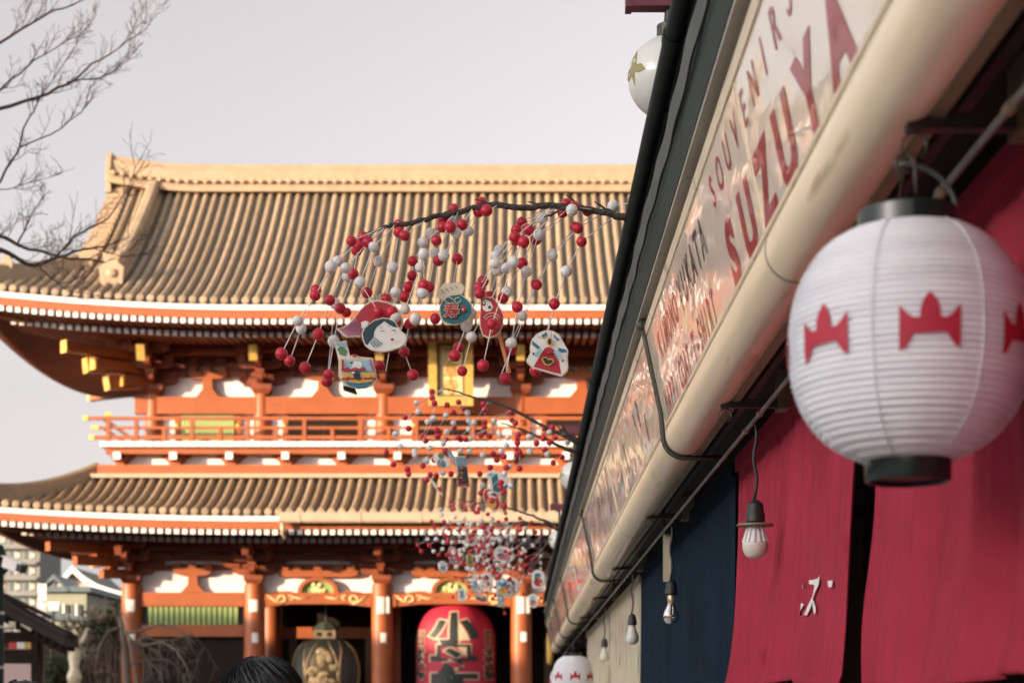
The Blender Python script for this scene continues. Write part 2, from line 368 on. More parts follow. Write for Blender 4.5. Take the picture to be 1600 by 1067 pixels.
def make_roof(rf, name, upper):
    mb = MB()
    N = 16
    if upper:
        qh = rf.dx/rf.dy
        for sgn in (-1, 1):
            def fn(i, j, sgn=sgn):
                q = j; t = q*rf.dy
                w = rf.ex-min(t, rf.dx); x = -w+2*w*i
                return (x, sgn*(rf.ey-t), rf.z(x, q))
            mb.grid(fn, 48, N)
        for sgn in (-1, 1):
            def fn(i, j, sgn=sgn):
                t = j*rf.dx; q = t/rf.dy
                w = rf.ey-t; y = -w+2*w*i
                return (sgn*(rf.ex-t), y, rf.zs(y, q))
            mb.grid(fn, 24, 6)
            gy = rf.ey-rf.dx
            pts = [(-gy+2*gy*k/16) for k in range(17)]
            vs = [(sgn*12.15, y, rf.ze+rf.prof((rf.ey-abs(y))/rf.dy)-.05) for y in pts]+[(sgn*12.15, gy, rf.ze+1.2), (sgn*12.15, -gy, rf.ze+1.2)]
            mb.add(vs, [tuple(range(len(vs)))])
    else:
        for sgn in (-1, 1):
            def fn(i, j, sgn=sgn):
                w = rf.ex-rf.dx*j; x = -w+2*w*i
                return (x, sgn*(rf.ey-rf.dy*j), rf.z(x, j))
            mb.grid(fn, 48, 8)
            def fn(i, j, sgn=sgn):
                w = rf.ey-rf.dy*j; y = -w+2*w*i
                return (sgn*(rf.ex-rf.dx*j), y, rf.zs(y, j))
            mb.grid(fn, 24, 8)
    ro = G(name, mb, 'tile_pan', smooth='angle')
    # rows of round cover tiles, each row one piece ending in a round eave tile
    sp = .33; n = int(rf.ex/sp); cache = {}
    for k in range(-n, n+1):
        x = k*sp
        if upper: q1 = 1.0 if abs(x) < 12.35 else (rf.ex-abs(x))/rf.dy
        else: q1 = 1.0 if abs(x) < rf.ex-rf.dx else (rf.ex-abs(x))/rf.dx
        if q1 < .02: continue
        if abs(x) < 11.2 and abs(x) > 10.3 and upper: q0 = .19 if False else 0
        key = 0 if abs(x) <= 6 else k
        me = cache.get(key)
        if me is None:
            tm = MB(); st = max(3, int((14 if upper else 9)*q1)+1); r = .098
            rings = []
            for i in range(st+1):
                q = q1*i/st; y = -(rf.ey-q*rf.dy); z = rf.z(x, q)+.01
                jog = .012 if i % 2 else 0
                for c in range(6):
                    a = PI*c/5
                    rings.append((r*math.cos(a), y, z+(r+jog)*math.sin(a)*1.15))
            tm.add(rings, [(i*6+c, (i+1)*6+c, (i+1)*6+c+1, i*6+c+1) for i in range(st) for c in range(5)])
            z0 = rf.z(x, 0)
            disc = []
            for yy, rr in ((-rf.ey-.06, .085), (-rf.ey-.05, .118), (-rf.ey+.10, .118)):
                disc += [(rr*math.cos(2*PI*c/10), yy, z0+.015+rr*math.sin(2*PI*c/10)) for c in range(10)]
            tm.add(disc, [tuple(range(10))]+[(i*10+c, i*10+(c+1) % 10, (i+1)*10+(c+1) % 10, (i+1)*10+c) for i in range(2) for c in range(10)])
            o = G('tile_row', tm, 'tile', ro, smooth='angle'); cache[key] = o.data
        else: o = G('tile_row', me, None, ro)
        o.location = (x, 0, 0)
    # eave edge boards that follow the upturned corner
    def strip(y, zt, zb, th, m, nm):
        mb = MB(); nx = 60
        def ring(x):
            z = rf.ze+rf.up(x); xx = x
            return [(xx, y, z+zt), (xx, y+th, z+zt), (xx, y+th, z+zb), (xx, y, z+zb)]
        E = rf.ex+.02
        vs = []
        for i in range(nx+1): vs += ring(-E+2*E*i/nx)
        mb.add(vs, [(i*4+c, (i+1)*4+c, (i+1)*4+(c+1) % 4, i*4+(c+1) % 4) for i in range(nx) for c in range(4)]+[(0,1,2,3), (nx*4+3, nx*4+2, nx*4+1, nx*4)])
        # side returns
        for sgn in (-1, 1):
            vs = []
            off = -rf.ey-y
            for i in range(25):
                yy = y+th+(2*rf.ey-.2)*i/24
                z = rf.ze+rf.ups(min(rf.ey, yy)); X = sgn*(rf.ex+off)
                vs += [(X, yy, z+zt), (X-sgn*th, yy, z+zt), (X-sgn*th, yy, z+zb), (X, yy, z+zb)]
            mb.add(vs, [(i*4+c, (i+1)*4+c, (i+1)*4+(c+1) % 4, i*4+(c+1) % 4) for i in range(24) for c in range(4)])
        return G(nm, mb, m, ro)
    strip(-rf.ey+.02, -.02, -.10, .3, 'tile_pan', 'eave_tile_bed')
    strip(-rf.ey+.06, -.10, -.27, .3, 'plaster', 'white_eave_board')
    strip(-rf.ey+.12, -.27, -.34, .3, 'vermilion', 'eave_batten')
    strip(-rf.ey+.09, -.34, -.52, .3, 'vermilion', 'red_eave_board')
    # soffit
    wy = 3.5 if upper else 4.0; wx = 10.1 if upper else 10.73
    sf = MB()
    def soff(t, along, side):
        # t 0 at the eave, 1 at the wall
        up = rf.up(along) if not side else rf.ups(along)
        return rf.ze-.50+up*(1-t)**1.5+.10*t*4
    for sgn in (-1, 1):
        def fn(i, j, sgn=sgn):
            w = rf.ex-.15+(wx-rf.ex)*j; x = -w+2*w*i
            return (x, sgn*(rf.ey-.15+(wy-rf.ey)*j), soff(j, x if j < .5 else x, False))
        sf.grid(fn, 40, 6)
        def fn(i, j, sgn=sgn):
            w = rf.ey-.15+(wy-rf.ey)*j; y = -w+2*w*i
            return (sgn*(rf.ex-.15+(wx-rf.ex)*j), y, soff(j, y, True))
        sf.grid(fn, 24, 6)
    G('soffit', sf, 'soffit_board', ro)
    for sgn in (-1, 1):
        vs = []
        for i in range(25):
            y = -rf.ey+.1+(2*rf.ey-.2)*i/24; z = rf.ze+rf.ups(y)-.53; X = sgn*(rf.ex-.06)
            vs += [(X, y, z), (X-sgn*.34, y, z+.01), (X-sgn*.34, y, z-.05), (X, y, z-.06)]
        G('edge_batten', MB().add(vs, [(i*4+c, (i+1)*4+c, (i+1)*4+(c+1) % 4, i*4+(c+1) % 4) for i in range(24) for c in range(4)]), 'vermilion', ro)
    # front rafters with white ends
    spr = .2585; n = int((rf.ex-.25)/spr); cache = {}
    def rafter_mesh(up, y0, y1, z0, slope, w=.15, h=.155):
        mb = MB()
        za = z0+up; L = y1-y0
        a = (0, y0, za-h/2); b = (0, y1, za-up*.6+slope*L-h/2)
        mb.bar(a, b, w, h)
        mb.box(-w/2-.004, w/2+.004, y0-.012, y0+.05, za-h-.004, za+.004, 1)
        return mb
    for k in range(-n, n+1):
        x = k*spr; key = 0 if abs(x) <= 6 else k
        if key in cache: o = G('rafter', cache[key], None, ro)
        else:
            o = G('rafter', rafter_mesh(rf.up(x), -rf.ey+.16, -rf.ey+2.3, rf.ze-.525, .10), ['vermilion_shaded', 'plaster'], ro); cache[key] = o.data
        o.location = (x, 0, 0)
    inner = MB()
    for k in range(-n+3, n-2):
        x = k*spr
        sub = rafter_mesh(rf.up(x)*1.0, -rf.ey+1.45, -wy-.1, rf.ze-.66, .10)
        inner.add([(v[0]+x, v[1], v[2]) for v in sub.v], sub.f); inner.mi[-len(sub.f):] = sub.mi
    o = G('inner_rafters', inner, ['vermilion_shaded', 'plaster'], ro, kind='stuff')
    side = MB()
    for k in range(int(rf.ey/.26)*2-2):
        y = -rf.ey+.4+k*.26
        if y > rf.ey-.4: break
        for sgn in (-1, 1):
            z0 = rf.ze-.56+rf.ups(y)
            side.bar((sgn*(rf.ex-.16), y, z0), (sgn*(wx+.1), y, rf.ze-.30), .12, .12)
    G('side_rafters', side, 'vermilion_shaded', ro, kind='stuff')
    # hip rafters at the corners with gilt ends
    for sx in (-1, 1):
        for sy in (-1, 1):
            a = Vector((sx*(rf.ex-.05), sy*(rf.ey-.05), rf.ze+rf.up(rf.ex)-.62)); b = Vector((sx*wx, sy*wy, rf.ze-.45))
            h = G('hip_rafter', MB().bar(a, b, .32, .34), 'vermilion', ro)
            d = (a-b).normalized()
            G('gilt_cap', MB().bar(a-d*.02, a+d*.12, .34, .38), 'gold', ro)
    return ro
upper_roof = make_roof(UP, 'upper_roof', True)
lower_roof = make_roof(LO, 'lower_roof', False)

# ridges of the upper roof
def sweep(pts, outline, mb=None):
    """outline (a, b): a sideways, b up, swept along pts"""
    mb = mb or MB(); n = len(outline); vs = []
    for i, p in enumerate(pts):
        p = Vector(p); d = Vector(pts[min(i+1, len(pts)-1)])-Vector(pts[max(i-1, 0)]); d.z = 0; d.normalize()
        sx = Vector((d.y, -d.x, 0))
        vs += [p+sx*a+Vector((0,0,b)) for a, b in outline]
    m = len(pts)
    fs = [(i*n+c, i*n+(c+1) % n, (i+1)*n+(c+1) % n, (i+1)*n+c) for i in range(m-1) for c in range(n)]+[tuple(range(n-1, -1, -1)), tuple(range((m-1)*n, m*n))]
    return mb.add(vs, fs)
RZ = UP.ze+UP.rise
def rz(x): return RZ+.34*max(0, (abs(x)-9.0)/3.35)**2
mr_pts = [(-12.4+24.8*i/40, 0, rz(-12.4+24.8*i/40)) for i in range(41)]
ridge = G('main_ridge', sweep(mr_pts, [(-.26,.12),(-.26,.70),(-.16,.76),(-.12,.90),(0,.95),(.12,.90),(.16,.76),(.26,.70),(.26,.12)]), 'ridge', upper_roof)
G('ridge_base', sweep(mr_pts, [(-.5,-.16),(-.5,-.04),(-.36,.16),(.36,.16),(.5,-.04),(.5,-.16)]), 'ridge', upper_roof)
rt = MB(); rt.lathe([(.02,-.22),(.085,-.20),(.10,-.1),(.10,.12)], (0,0,0), 8)
rt.v = [(v[0], v[2], v[1]) for v in rt.v]; rt.f = [tuple(reversed(f)) for f in rt.f]
rme = None
for k in range(-37, 38):
    if rme is None: o = G('ridge_tile', rt, 'ridge', upper_roof, smooth='angle'); rme = o.data
    else: o = G('ridge_tile', rme, None, upper_roof)
    o.location = (k*.33, -.30, rz(k*.33)+.21)
for s in (-1, 1):
    # ridge-end ornament
    pts = [(-.34,-.5),(-.40,.3),(-.30,.75),(-.12,.98),(.0,1.02),(.12,.98),(.30,.75),(.40,.3),(.34,-.5)]
    G('ridge_end_tile', MB().prism(pts, lambda a, b, t: (s*12.42+t, a, rz(12.4)+b), -.09, .09), 'ridge', upper_roof)
    # descending ridge
    dp = []
    for i in range(15):
        q = 1-.82*i/14; dp.append((s*10.77, -(UP.ey-q*UP.dy), UP.z(10.77, q)))
    dr = G('descending_ridge', sweep(dp, [(-.30,-.1),(-.30,.1),(-.2,.14),(-.2,.58),(-.1,.68),(.1,.68),(.2,.58),(.2,.14),(.30,.1),(.30,-.1)]), 'tile', upper_roof)
    e = dp[-1]
    om = MB().prism([(-.34,-.1),(-.40,.5),(-.22,.62),(-.30,1.0),(-.1,.88),(0,1.08),(.1,.88),(.30,1.0),(.22,.62),(.40,.5),(.34,-.1)], lambda a, b, t: (e[0]+a, e[1]+t, e[2]+b), -.22, 0)
    om.lathe([(.02,-.30),(.15,-.27),(.16,-.1)], (0,0,0), 10)
    for i in range(len(om.v)-30, len(om.v)): v = om.v[i]; om.v[i] = (e[0]+v[0], e[1]-.02+v[2], e[2]+.3+v[1])
    G('ridge_foot_tile', om, 'ridge', upper_roof)
    # verge: short crosswise cover tiles along the gable edge
    for i in range(17):
        q = .985-.63*i/16; y = -(UP.ey-q*UP.dy); z = UP.z(12.3, q)
        G('verge_tile', MB().tube([(s*11.75, y, z+.10), (s*12.45, y, z+.06)], .115, 8), 'ridge', upper_roof, smooth='angle')
    for sy in (-1, 1):
        cp = []
        for i in range(12):
            t = i/11; x = 12.3+(UP.ex-.1-12.3)*t; y = 5.2+(UP.ey-.15-5.2)*t
            q = (UP.ey-y)/UP.dy
            cp.append((s*x, sy*y, UP.z(x, q)+.16*t*t))
        G('corner_ridge', sweep(cp, [(-.26,-.2),(-.2,.38),(-.1,.46),(.1,.46),(.2,.38),(.26,-.2)]), 'tile', upper_roof)
        e2 = Vector(cp[7]); 
        G('corner_ornament', MB().prism([(-.3,-.1),(-.34,.5),(-.2,.62),(-.26,.95),(0,.80),(.26,.95),(.2,.62),(.34,.5),(.3,-.1)], lambda a, b, t: (e2.x+a*.55, e2.y+t, e2.z+.3+b*.45), -.2, 0), 'ridge', upper_roof)
        cp = []
        for i in range(14):
            t = i/13; x = 11.9+(LO.ex-.05-11.9)*t; y = 4.2+(LO.ey-.05-4.2)*t
            cp.append((s*x, sy*y, LO.z(x, 1-t)+.22*t*t))
        G('corner_ridge', sweep(cp, [(-.26,-.2),(-.2,.36),(-.1,.44),(.1,.44),(.2,.36),(.26,-.2)]), 'tile', lower_roof)

# ---- lower storey
def colm(x, y, z1, r):
    return MB().lathe([(r*1.02,0),(r,.8),(r*.99,z1*.6),(r*.96,z1-.1),(r*.9,z1)], (x, y, 0), 24)
cols = {}
for y in (-4.0, 0.0, 4.0):
    for x in XL:
        c = G('column', colm(x, y, 5.74, .36), 'vermilion', smooth='angle')
        cols[(x, y)] = c
def sticker(c, x, z, w=.20, h=.32):
    # paper slip wrapped on the front of a column
    mb = MB()
    def fn(i, j):
        a = -PI/2+.05+(-.5+i)*w/.37; return (x+.371*math.cos(a), -4.0+.371*math.sin(a), z-h/2+h*j)
    mb.grid(fn, 5, 1); G('paper_slip', mb, 'paper', c)
for x in XL:
    c = cols[(x, -4.0)]
    sticker(c, x+.05, 3.93+(.03 if x > 0 else 0))
    if abs(x) < 3: sticker(c, x-.03, 5.02, .26, .56); sticker(c, x+.20, 5.02, .10, .54)
    else: sticker(c, x, 5.0, .28, .40)

# bracket set (one per column, built once, copied)
def bracket_proto():
    mb = MB()
    def block(x, y, z, w=.30, h=.22):
        mb.add([(x+i*w*.36, y+j*w*.36, z) for i, j in ((-1,-1),(1,-1),(1,1),(-1,1))]+[(x+i*w/2, y+j*w/2, z+h*.45) for i, j in ((-1,-1),(1,-1),(1,1),(-1,1))]+[(x+i*w/2, y+j*w/2, z+h) for i, j in ((-1,-1),(1,-1),(1,1),(-1,1))],
               [(3,2,1,0),(8,9,10,11)]+[(q*4+i, q*4+(i+1) % 4, q*4+4+(i+1) % 4, q*4+4+i) for q in (0, 1) for i in range(4)])
    def arm_x(y, z, L, h=.22, w=.2):
        c = [(-L/2,h*.55),(-L/2+.06,h*.25),(-L/2+.22,0),(L/2-.22,0),(L/2-.06,h*.25),(L/2,h*.55),(L/2,h),(-L/2,h)]
        mb.prism(c, lambda a, b, t: (a, y+t, z+b), -w/2, w/2)
    def arm_y(y0, y1, z, h=.22, w=.2):
        c = [(y1,h),(y1,h*.55),(y1+.06,h*.25),(y1+.2,0),(y0,0),(y0,h)]
        mb.prism(c, lambda a, b, t: (t, a, z+b), -w/2, w/2)
    block(0, 0, 0, .70, .34)
    arm_x(0, .34, 1.55); arm_y(.5, -.72, .34)
    for x in (-.66, 0, .66): block(x, 0, .56)
    block(0, -.58, .56)
    arm_x(-.58, .78, 1.45); arm_y(.5, -1.28, .78); arm_x(0, .60, 2.3); arm_x(0, .84, 3.1)
    for x in (-.6, .6): block(x, -.58, 1.0)
    for x in (-1.35, 1.35): block(x, 0, 1.06)
    block(0, -1.14, 1.0)
    arm_x(-1.14, 1.22, 1.45)
    for x in (-.6, 0, .6): block(x, -1.14, 1.44)
    b = G('bracket', mb, 'vermilion_shaded')
    tr = G('tail_rafter', MB().bar((0, .2, 1.75), (0, -2.05, 1.02), .24, .30), 'vermilion_shaded', b)
    G('gilt_cap', MB().bar((0, -2.0, 1.035), (0, -2.10, 1.0), .27, .52), 'gold', b)
    return b
bp = bracket_proto()
spots = [(x, -3.5, 12.18, 1.0) for x in XU]+[(x, -4.0, 5.74, .92) for x in XL]
sets = [bp]+[copy_tree(bp, gate) for _ in spots[1:]]
for b, (x, y, z, sc) in zip(sets, spots):
    b.location = (x, y, z); b.scale = (sc, 1, sc)
    if z < 10:
        for ch in list(b.children):
            if ch.name.startswith('gilt_cap'): bpy.data.objects.remove(ch)
    if abs(x) > 10:
        sx = 1 if x > 0 else -1
        for k in range(3):
            L = .9+.75*k; zz = .36+.42*k; d = Vector((sx, -.95, 0)).normalized(); e = Vector((sx*L, -L*.95, zz-.05))
            G('corner_arm', MB().bar((0, 0, zz), e, .34, .32), 'vermilion', b)
            if z > 10: G('gilt_cap', MB().bar(e-d*.01, e+d*.07, .37, .40), 'gold', b)
            if k < 2 and z > 10:
                a = Vector((sx*.2, -.1, .95-.5*k)); e2 = Vector((sx*(1.95-.6*k), -1.35+.4*k, .72-.5*k)); d2 = (e2-a).normalized()
                G('corner_bracket_beam', MB().bar(a, e2, .40, .46), 'vermilion', b)
                G('gilt_cap', MB().bar(e2-d2*.01, e2+d2*.05, .42, .48), 'gold', b)
            zz += .013; L = 1.0+.6*k
            G('side_arm', MB().bar((0, 0, zz), (sx*L, 0, zz), .22, .24), 'vermilion_shaded', b)
            G('side_block', MB().bar((sx*L*.8, -.4, zz+.21), (sx*L*.8, .5, zz+.21), .2, .16), 'vermilion', b)

def long_beam(name, y, z0, z1, x0, x1, d=.25, m='vermilion', parent=None):
    return G(name, MB().box(x0, x1, y-d/2, y+d/2, z0, z1), m, parent)
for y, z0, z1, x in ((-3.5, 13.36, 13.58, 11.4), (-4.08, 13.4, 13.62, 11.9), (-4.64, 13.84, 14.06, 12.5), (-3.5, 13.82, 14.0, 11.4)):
    long_beam('purlin', y+.013, z0, z1, -x, x, .2, 'vermilion_shaded')
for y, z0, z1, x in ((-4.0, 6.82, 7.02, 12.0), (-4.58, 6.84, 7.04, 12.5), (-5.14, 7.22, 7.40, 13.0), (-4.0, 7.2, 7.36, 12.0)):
    long_beam('purlin', y+.013, z0, z1, -x, x, .2, 'vermilion_shaded')
# plaster infill behind the brackets
G('plaster_wall', MB().box(-10.1, 10.1, -3.40, -3.2, 12.0, 14.4), 'plaster')
G('plaster_wall', MB().box(-10.73, 10.73, -3.90, -3.7, 5.46, 7.75), 'plaster')
for q in (-10.2, 10.0): G('side_wall', MB().box(q, q+.2, -3.3, 3.28, 9.5, 14.4), 'plaster')
G('rear_wall', MB().box(-10.1, 10.1, 3.3, 3.5, 9.4, 14.4), 'vermilion')
for z0, z1 in ((12.78, 13.02), (13.13, 13.34), (13.62, 13.80), (14.02, 14.25)): long_beam('through_beam', -3.42, z0, z1, -10.4, 10.4, .12, 'vermilion_shaded')
for z0, z1 in ((6.20, 6.42), (6.53, 6.78), (7.05, 7.18), (7.40, 7.62)): long_beam('through_beam', -3.92, z0, z1, -11.0, 11.0, .12, 'vermilion_shaded')
# struts between the brackets
def strut(x, y, z, h, parent=None):
    mb = MB()
    mb.prism([(-.40,0),(-.17,h*.45),(-.15,h),(.15,h),(.17,h*.45),(.40,0)], lambda a, b, t: (x+a, y+t, z+b), -.1, .1)
    L = 1.35
    mb.prism([(-L/2,.2),(-L/2+.1,.06),(-L/2+.3,0),(L/2-.3,0),(L/2-.1,.06),(L/2,.2),(L/2-.02,.24),(-L/2+.02,.24)], lambda a, b, t: (x+a, y+t, z+h+b), -.11, .11)
    for k in (-.5, 0, .5): mb.box(x+k-.13, x+k+.13, y-.14, y+.14, z+h+.24, z+h+.42)
    return mb
for a, b in zip(XU, XU[1:]): G('strut', strut((a+b)/2, -3.55, 12.07, .62), 'vermilion')
for a, b in ((XL[0], XL[1]), (XL[4], XL[5])): G('strut', strut((a+b)/2, -4.03, 5.47, .55), 'vermilion')
# upper storey: columns, beams, lattice windows
for x in XU: G('upper_column', MB().lathe([(.30,9.4),(.30,12.0),(.27,12.18)], (x, -3.5, 0), 20), 'vermilion', smooth='angle')
long_beam('head_beam', -3.62, 11.50, 12.07, -10.7, 10.7, .28)
long_beam('lower_tie_beam', -3.6, 9.9, 10.45, -10.4, 10.4, .26)
for i, (a, b) in enumerate(zip(XU, XU[1:])):
    m = (a+b)/2
    wl = G('wall_panel', MB().box(a+.31, b-.31, -3.5, -3.4, 10.45, 11.5), 'plaster')
    door = i in (1, 2, 3)
    if not door:
        G('window_frame', MB().box(a+.85, b-.85, -3.56, -3.5, 10.5, 11.48), 'dark_green', wl)
        for k in range(14):
            xx = a+1.0+(b-a-2.0)*k/13
            G('window_slat', MB().box(xx-.055, xx+.055, -3.64, -3.56, 10.52, 11.46), 'lattice_green', wl)
    else:
        for q in (m-1.15, m+.02): G('door_panel', MB().box(q, q+1.13, -3.56, -3.5, 10.45, 11.48), 'dark_wood', wl)
    for s in (-1, 1):
        xx = m+s*1.28 if door else (a+.80 if s < 0 else b-.80)
        G('jamb', MB().box(xx-.09, xx+.09, -3.60, -3.5, 10.45, 11.5), 'vermilion', wl)
        G('gilt_boss', MB().ball((xx, -3.62, 11.1), .09, 8, 6), 'gold', wl)
# balcony
bal = G('balcony', MB().box(-11.55, 11.55, -5.05, 5, 10.20, 10.30), 'vermilion')
nb = 78
for k in range(nb):
    w = 23.1/nb; x = -11.55+k*w
    G('floor_board', MB().box(x+.012, x+w-.012, -5.10, -4.0, 10.19, 10.36), 'plaster', bal)
long_beam('balcony_beam', -4.82, 9.98, 10.185, -11.4, 11.4, .2, 'vermilion', bal)
G('gallery_wall', MB().box(-11.2, 11.2, -4.45, -4.3, 9.36, 10.0), 'plaster', bal)
G('side_gallery_wall', MB().box(-11.2, -11.05, -4.3, 4.3, 9.36, 10.2), 'vermilion', bal)
long_beam('sill_beam', -4.5, 9.36, 9.66, -11.75, 11.75, .26, 'vermilion', bal)
long_beam('flashing', -4.5, 9.22, 9.35, -11.95, 11.95, .5, 'copper_gutter', bal)
pos = [-11.0+1.85*k for k in range(13)]
for x in pos:
    a = G('bracket_arm', MB().bar((x, -4.3, 9.84), (x, -5.02, 9.90), .20, .24), 'vermilion', bal)
    G('white_end', MB().box(x-.12, x+.12, -5.045, -5.01, 9.78, 10.02), 'plaster', bal)
    G('corbel', MB().prism([(-.34,.3),(-.24,.14),(-.12,0),(.12,0),(.24,.14),(.34,.3)], lambda p, q, t: (x+p, -4.52+t, 9.66+q), -.1, .1), 'vermilion', bal)
for x0, x1 in zip(pos, pos[1:]):
    m = (x0+x1)/2
    for s in (-1, 1): G('spandrel', MB().prism([(s*.72,0),(s*.92,0),(s*.92,.32),(s*.40,.32),(s*.44,.27),(s*.60,.15)], lambda p, q, t: (m+p, -4.46+t, 9.66+q), -.05, .0), 'vermilion', bal)
rail = G('railing', MB().box(-11.95, 11.6, -5.02, -4.92, 11.08, 11.19), 'vermilion', bal)
G('rail_bar', MB().box(-11.6, 11.6, -5.0, -4.94, 10.78, 10.87), 'vermilion', bal)
G('rail_bar', MB().box(-11.75, 11.6, -5.01, -4.93, 10.45, 10.57), 'vermilion', bal)
for q0, q1 in ((11.083, 11.187), (10.783, 10.867), (10.453, 10.567)): G('side_rail', MB().box(-11.5, -11.42, -4.9, 4.9, q0, q1), 'vermilion', bal)
for k, x in enumerate([-11.3+.925*i for i in range(25)]):
    G('rail_post', MB().box(x-.06, x+.06, -5.03, -4.91, 10.36, 11.08 if k % 2 == 1 or k == 0 else 10.83), 'vermilion', bal)
for q in ((-12.12, -11.95, -5.04, -4.90, 11.06, 11.21), (-11.86, -11.6, -5.03, -4.91, 10.76, 10.89), (-11.92, -11.75, -5.03, -4.91, 10.43, 10.59), (-11.4, -11.2, -5.05, -4.89, 11.20, 11.32)): G('gilt_tip', MB().box(*q), 'gold', bal)

# ---- lower storey beams, lattice, carved rainbow beams
for a, b, kind in ((XL[0], XL[1], 0), (XL[1], XL[2], 1), (XL[2], XL[3], 1), (XL[3], XL[4], 1), (XL[4], XL[5], 0)):
    m = (a+b)/2; w = (b-a)/2-.33
    if kind == 0:
        long_beam('head_beam', -4.0, 4.99, 5.46, a+.33, b-.33, .3)
        long_beam('tie_beam', -4.0, 3.98, 4.37, a+.33, b-.33, .3)
        G('lattice_backing', MB().box(a+.33, b-.33, -3.95, -3.9, 4.37, 4.99), 'dark_green')
        n = 17
        for k in range(n):
            x = a+.62+(b-a-1.24)*k/(n-1)
            G('lattice_slat', MB().box(x-.062, x+.062, -4.08, -3.96, 4.38, 4.98), 'lattice_green')
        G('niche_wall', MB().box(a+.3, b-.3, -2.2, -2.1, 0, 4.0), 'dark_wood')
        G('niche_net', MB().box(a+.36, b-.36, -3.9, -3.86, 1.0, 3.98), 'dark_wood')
    else:
        N = 16
        top = [(m-w+2*w*i/N, 5.40+.05*math.sin(PI*i/N)) for i in range(N+1)]
        bot = [(m-w+2*w*i/N, 4.97+.10*min(1, 4*min(i, N-i)/N)) for i in range(N, -1, -1)]
        rb = G('rainbow_beam', MB().prism(top+bot, lambda p, q, t: (p, -4.0+t, q), -.17, .17), 'vermilion')
        for s in (-1, 1):
            sw = MB(); cx = m+s*(w-.62)
            def curl(c, r, t0, t1, k=14): return [(c[0]+s*r*math.cos(t0+(t1-t0)*i/k)*(1-.5*i/k), -4.18, c[1]+r*math.sin(t0+(t1-t0)*i/k)*(1-.5*i/k)) for i in range(k+1)]
            sw.tube(curl((cx, 5.22), .15, -.3, 5.5), .035, 5)
            sw.tube(curl((cx-s*.30, 5.27), .09, .5, 5.5), .028, 5)
            sw.tube([(cx-s*.95, -4.18, 5.30), (cx-s*.6, -4.18, 5.24), (cx-s*.38, -4.18, 5.30)], [.01, .03, .02], 5)
            sw.tube([(cx-s*.05, -4.18, 5.05), (cx+s*.25, -4.18, 5.18), (cx+s*.5, -4.18, 5.36)], [.015, .04, .015], 5)
            G('gilt_carving', sw, 'pale_gold', rb, smooth=True)
            cl = MB().prism([(0,0),(.25,.0),(.42,.10),(.55,.10),(.72,.2),(.72,.30),(.5,.22),(.3,.18),(.1,.12)], lambda p, q, t: (m+s*(.78+p*.9), -4.02+t, 5.40+q*.9*(1-p)), -.12, .1)
            G('beam_scroll', cl, 'vermilion', rb)
        # frog-leg strut: arched frame with carved flowers
        outer = [(.68*math.cos(t), .52*math.sin(t)**.8) for t in [PI*i/14 for i in range(15)]]
        innr = [(.54*math.cos(t), .41*math.sin(t)**.8) for t in [PI*(14-i)/14 for i in range(15)]]
        fl = G('frog_leg_strut', MB().prism(outer+innr, lambda p, q, t: (m+p, -4.06+t, 5.44+q), -.12, .12), 'vermilion')
        G('carved_panel', MB().prism([(.54*math.cos(PI*i/14), .41*math.sin(PI*i/14)**.8) for i in range(15)], lambda p, q, t: (m+p, -4.02+t, 5.44+q), -.03, .03), 'lattice_green', fl)
        fw = MB()
        for k in range(12):
            t = rnd.uniform(.1, PI-.1); r = rnd.uniform(.1, .8)
            fw.ell((m+.47*r*math.cos(t), -4.08, 5.48+.34*r*math.sin(t)), .085, .05, .075, 8, 5)
        G('carved_flowers', fw, 'pale_gold', fl, smooth=True)
        bt = MB().prism([(-1.35,.18),(-1.3,.05),(-1.0,0),(1.0,0),(1.3,.05),(1.35,.18),(1.33,.22),(-1.33,.22)], lambda p, q, t: (m+p, -4.04+t, 5.97+q), -.12, .12)
        G('boat_arm', bt, 'vermilion', fl)
        for k in (-1.1, -.7, 0, .7, 1.1): G('bearing_block', MB().box(m+k-.13, m+k+.13, -4.19, -3.9, 6.19, 6.36), 'vermilion', fl)
# dark interior: ceiling, rear screens, floor platform
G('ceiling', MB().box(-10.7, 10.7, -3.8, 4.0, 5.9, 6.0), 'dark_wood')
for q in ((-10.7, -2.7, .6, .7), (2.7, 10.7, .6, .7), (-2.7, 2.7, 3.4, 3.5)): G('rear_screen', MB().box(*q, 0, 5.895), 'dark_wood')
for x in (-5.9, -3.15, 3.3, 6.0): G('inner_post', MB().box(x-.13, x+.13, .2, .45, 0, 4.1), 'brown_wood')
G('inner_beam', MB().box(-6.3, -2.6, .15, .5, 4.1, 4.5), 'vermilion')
G('plinth', MB().box(-12.3, 12.3, -5.4, 5.4, .004, .35), 'grey_wall')
# gutter along the lower eave (from the downpipe on) and its downpipe
gut = MB(); gx0 = (437-812)*53.5/F-GX
gut.prism([(-.16,.0),(-.16,-.26),(-.12,-.32),(.10,-.32),(.10,0)], lambda p, q, t: (t, -LO.ey-.16+p, LO.ze-.03+q), gx0, 8.6)
gt = G('eave_gutter', gut, 'copper_gutter', lower_roof)
for k in range(7): G('gutter_joint', MB().box(gx0+1.9*k+.6, gx0+1.9*k+.66, -LO.ey-.335, -LO.ey-.05, LO.ze-.36, LO.ze-.02), 'copper_gutter', lower_roof)
G('downpipe', MB().tube([(gx0+.1, -LO.ey-.16, LO.ze-.3), (gx0+.1, -LO.ey-.16, LO.ze-.55), (gx0+.1, -LO.ey+.4, LO.ze-.75)], .075, 8), 'copper_gutter', lower_roof)

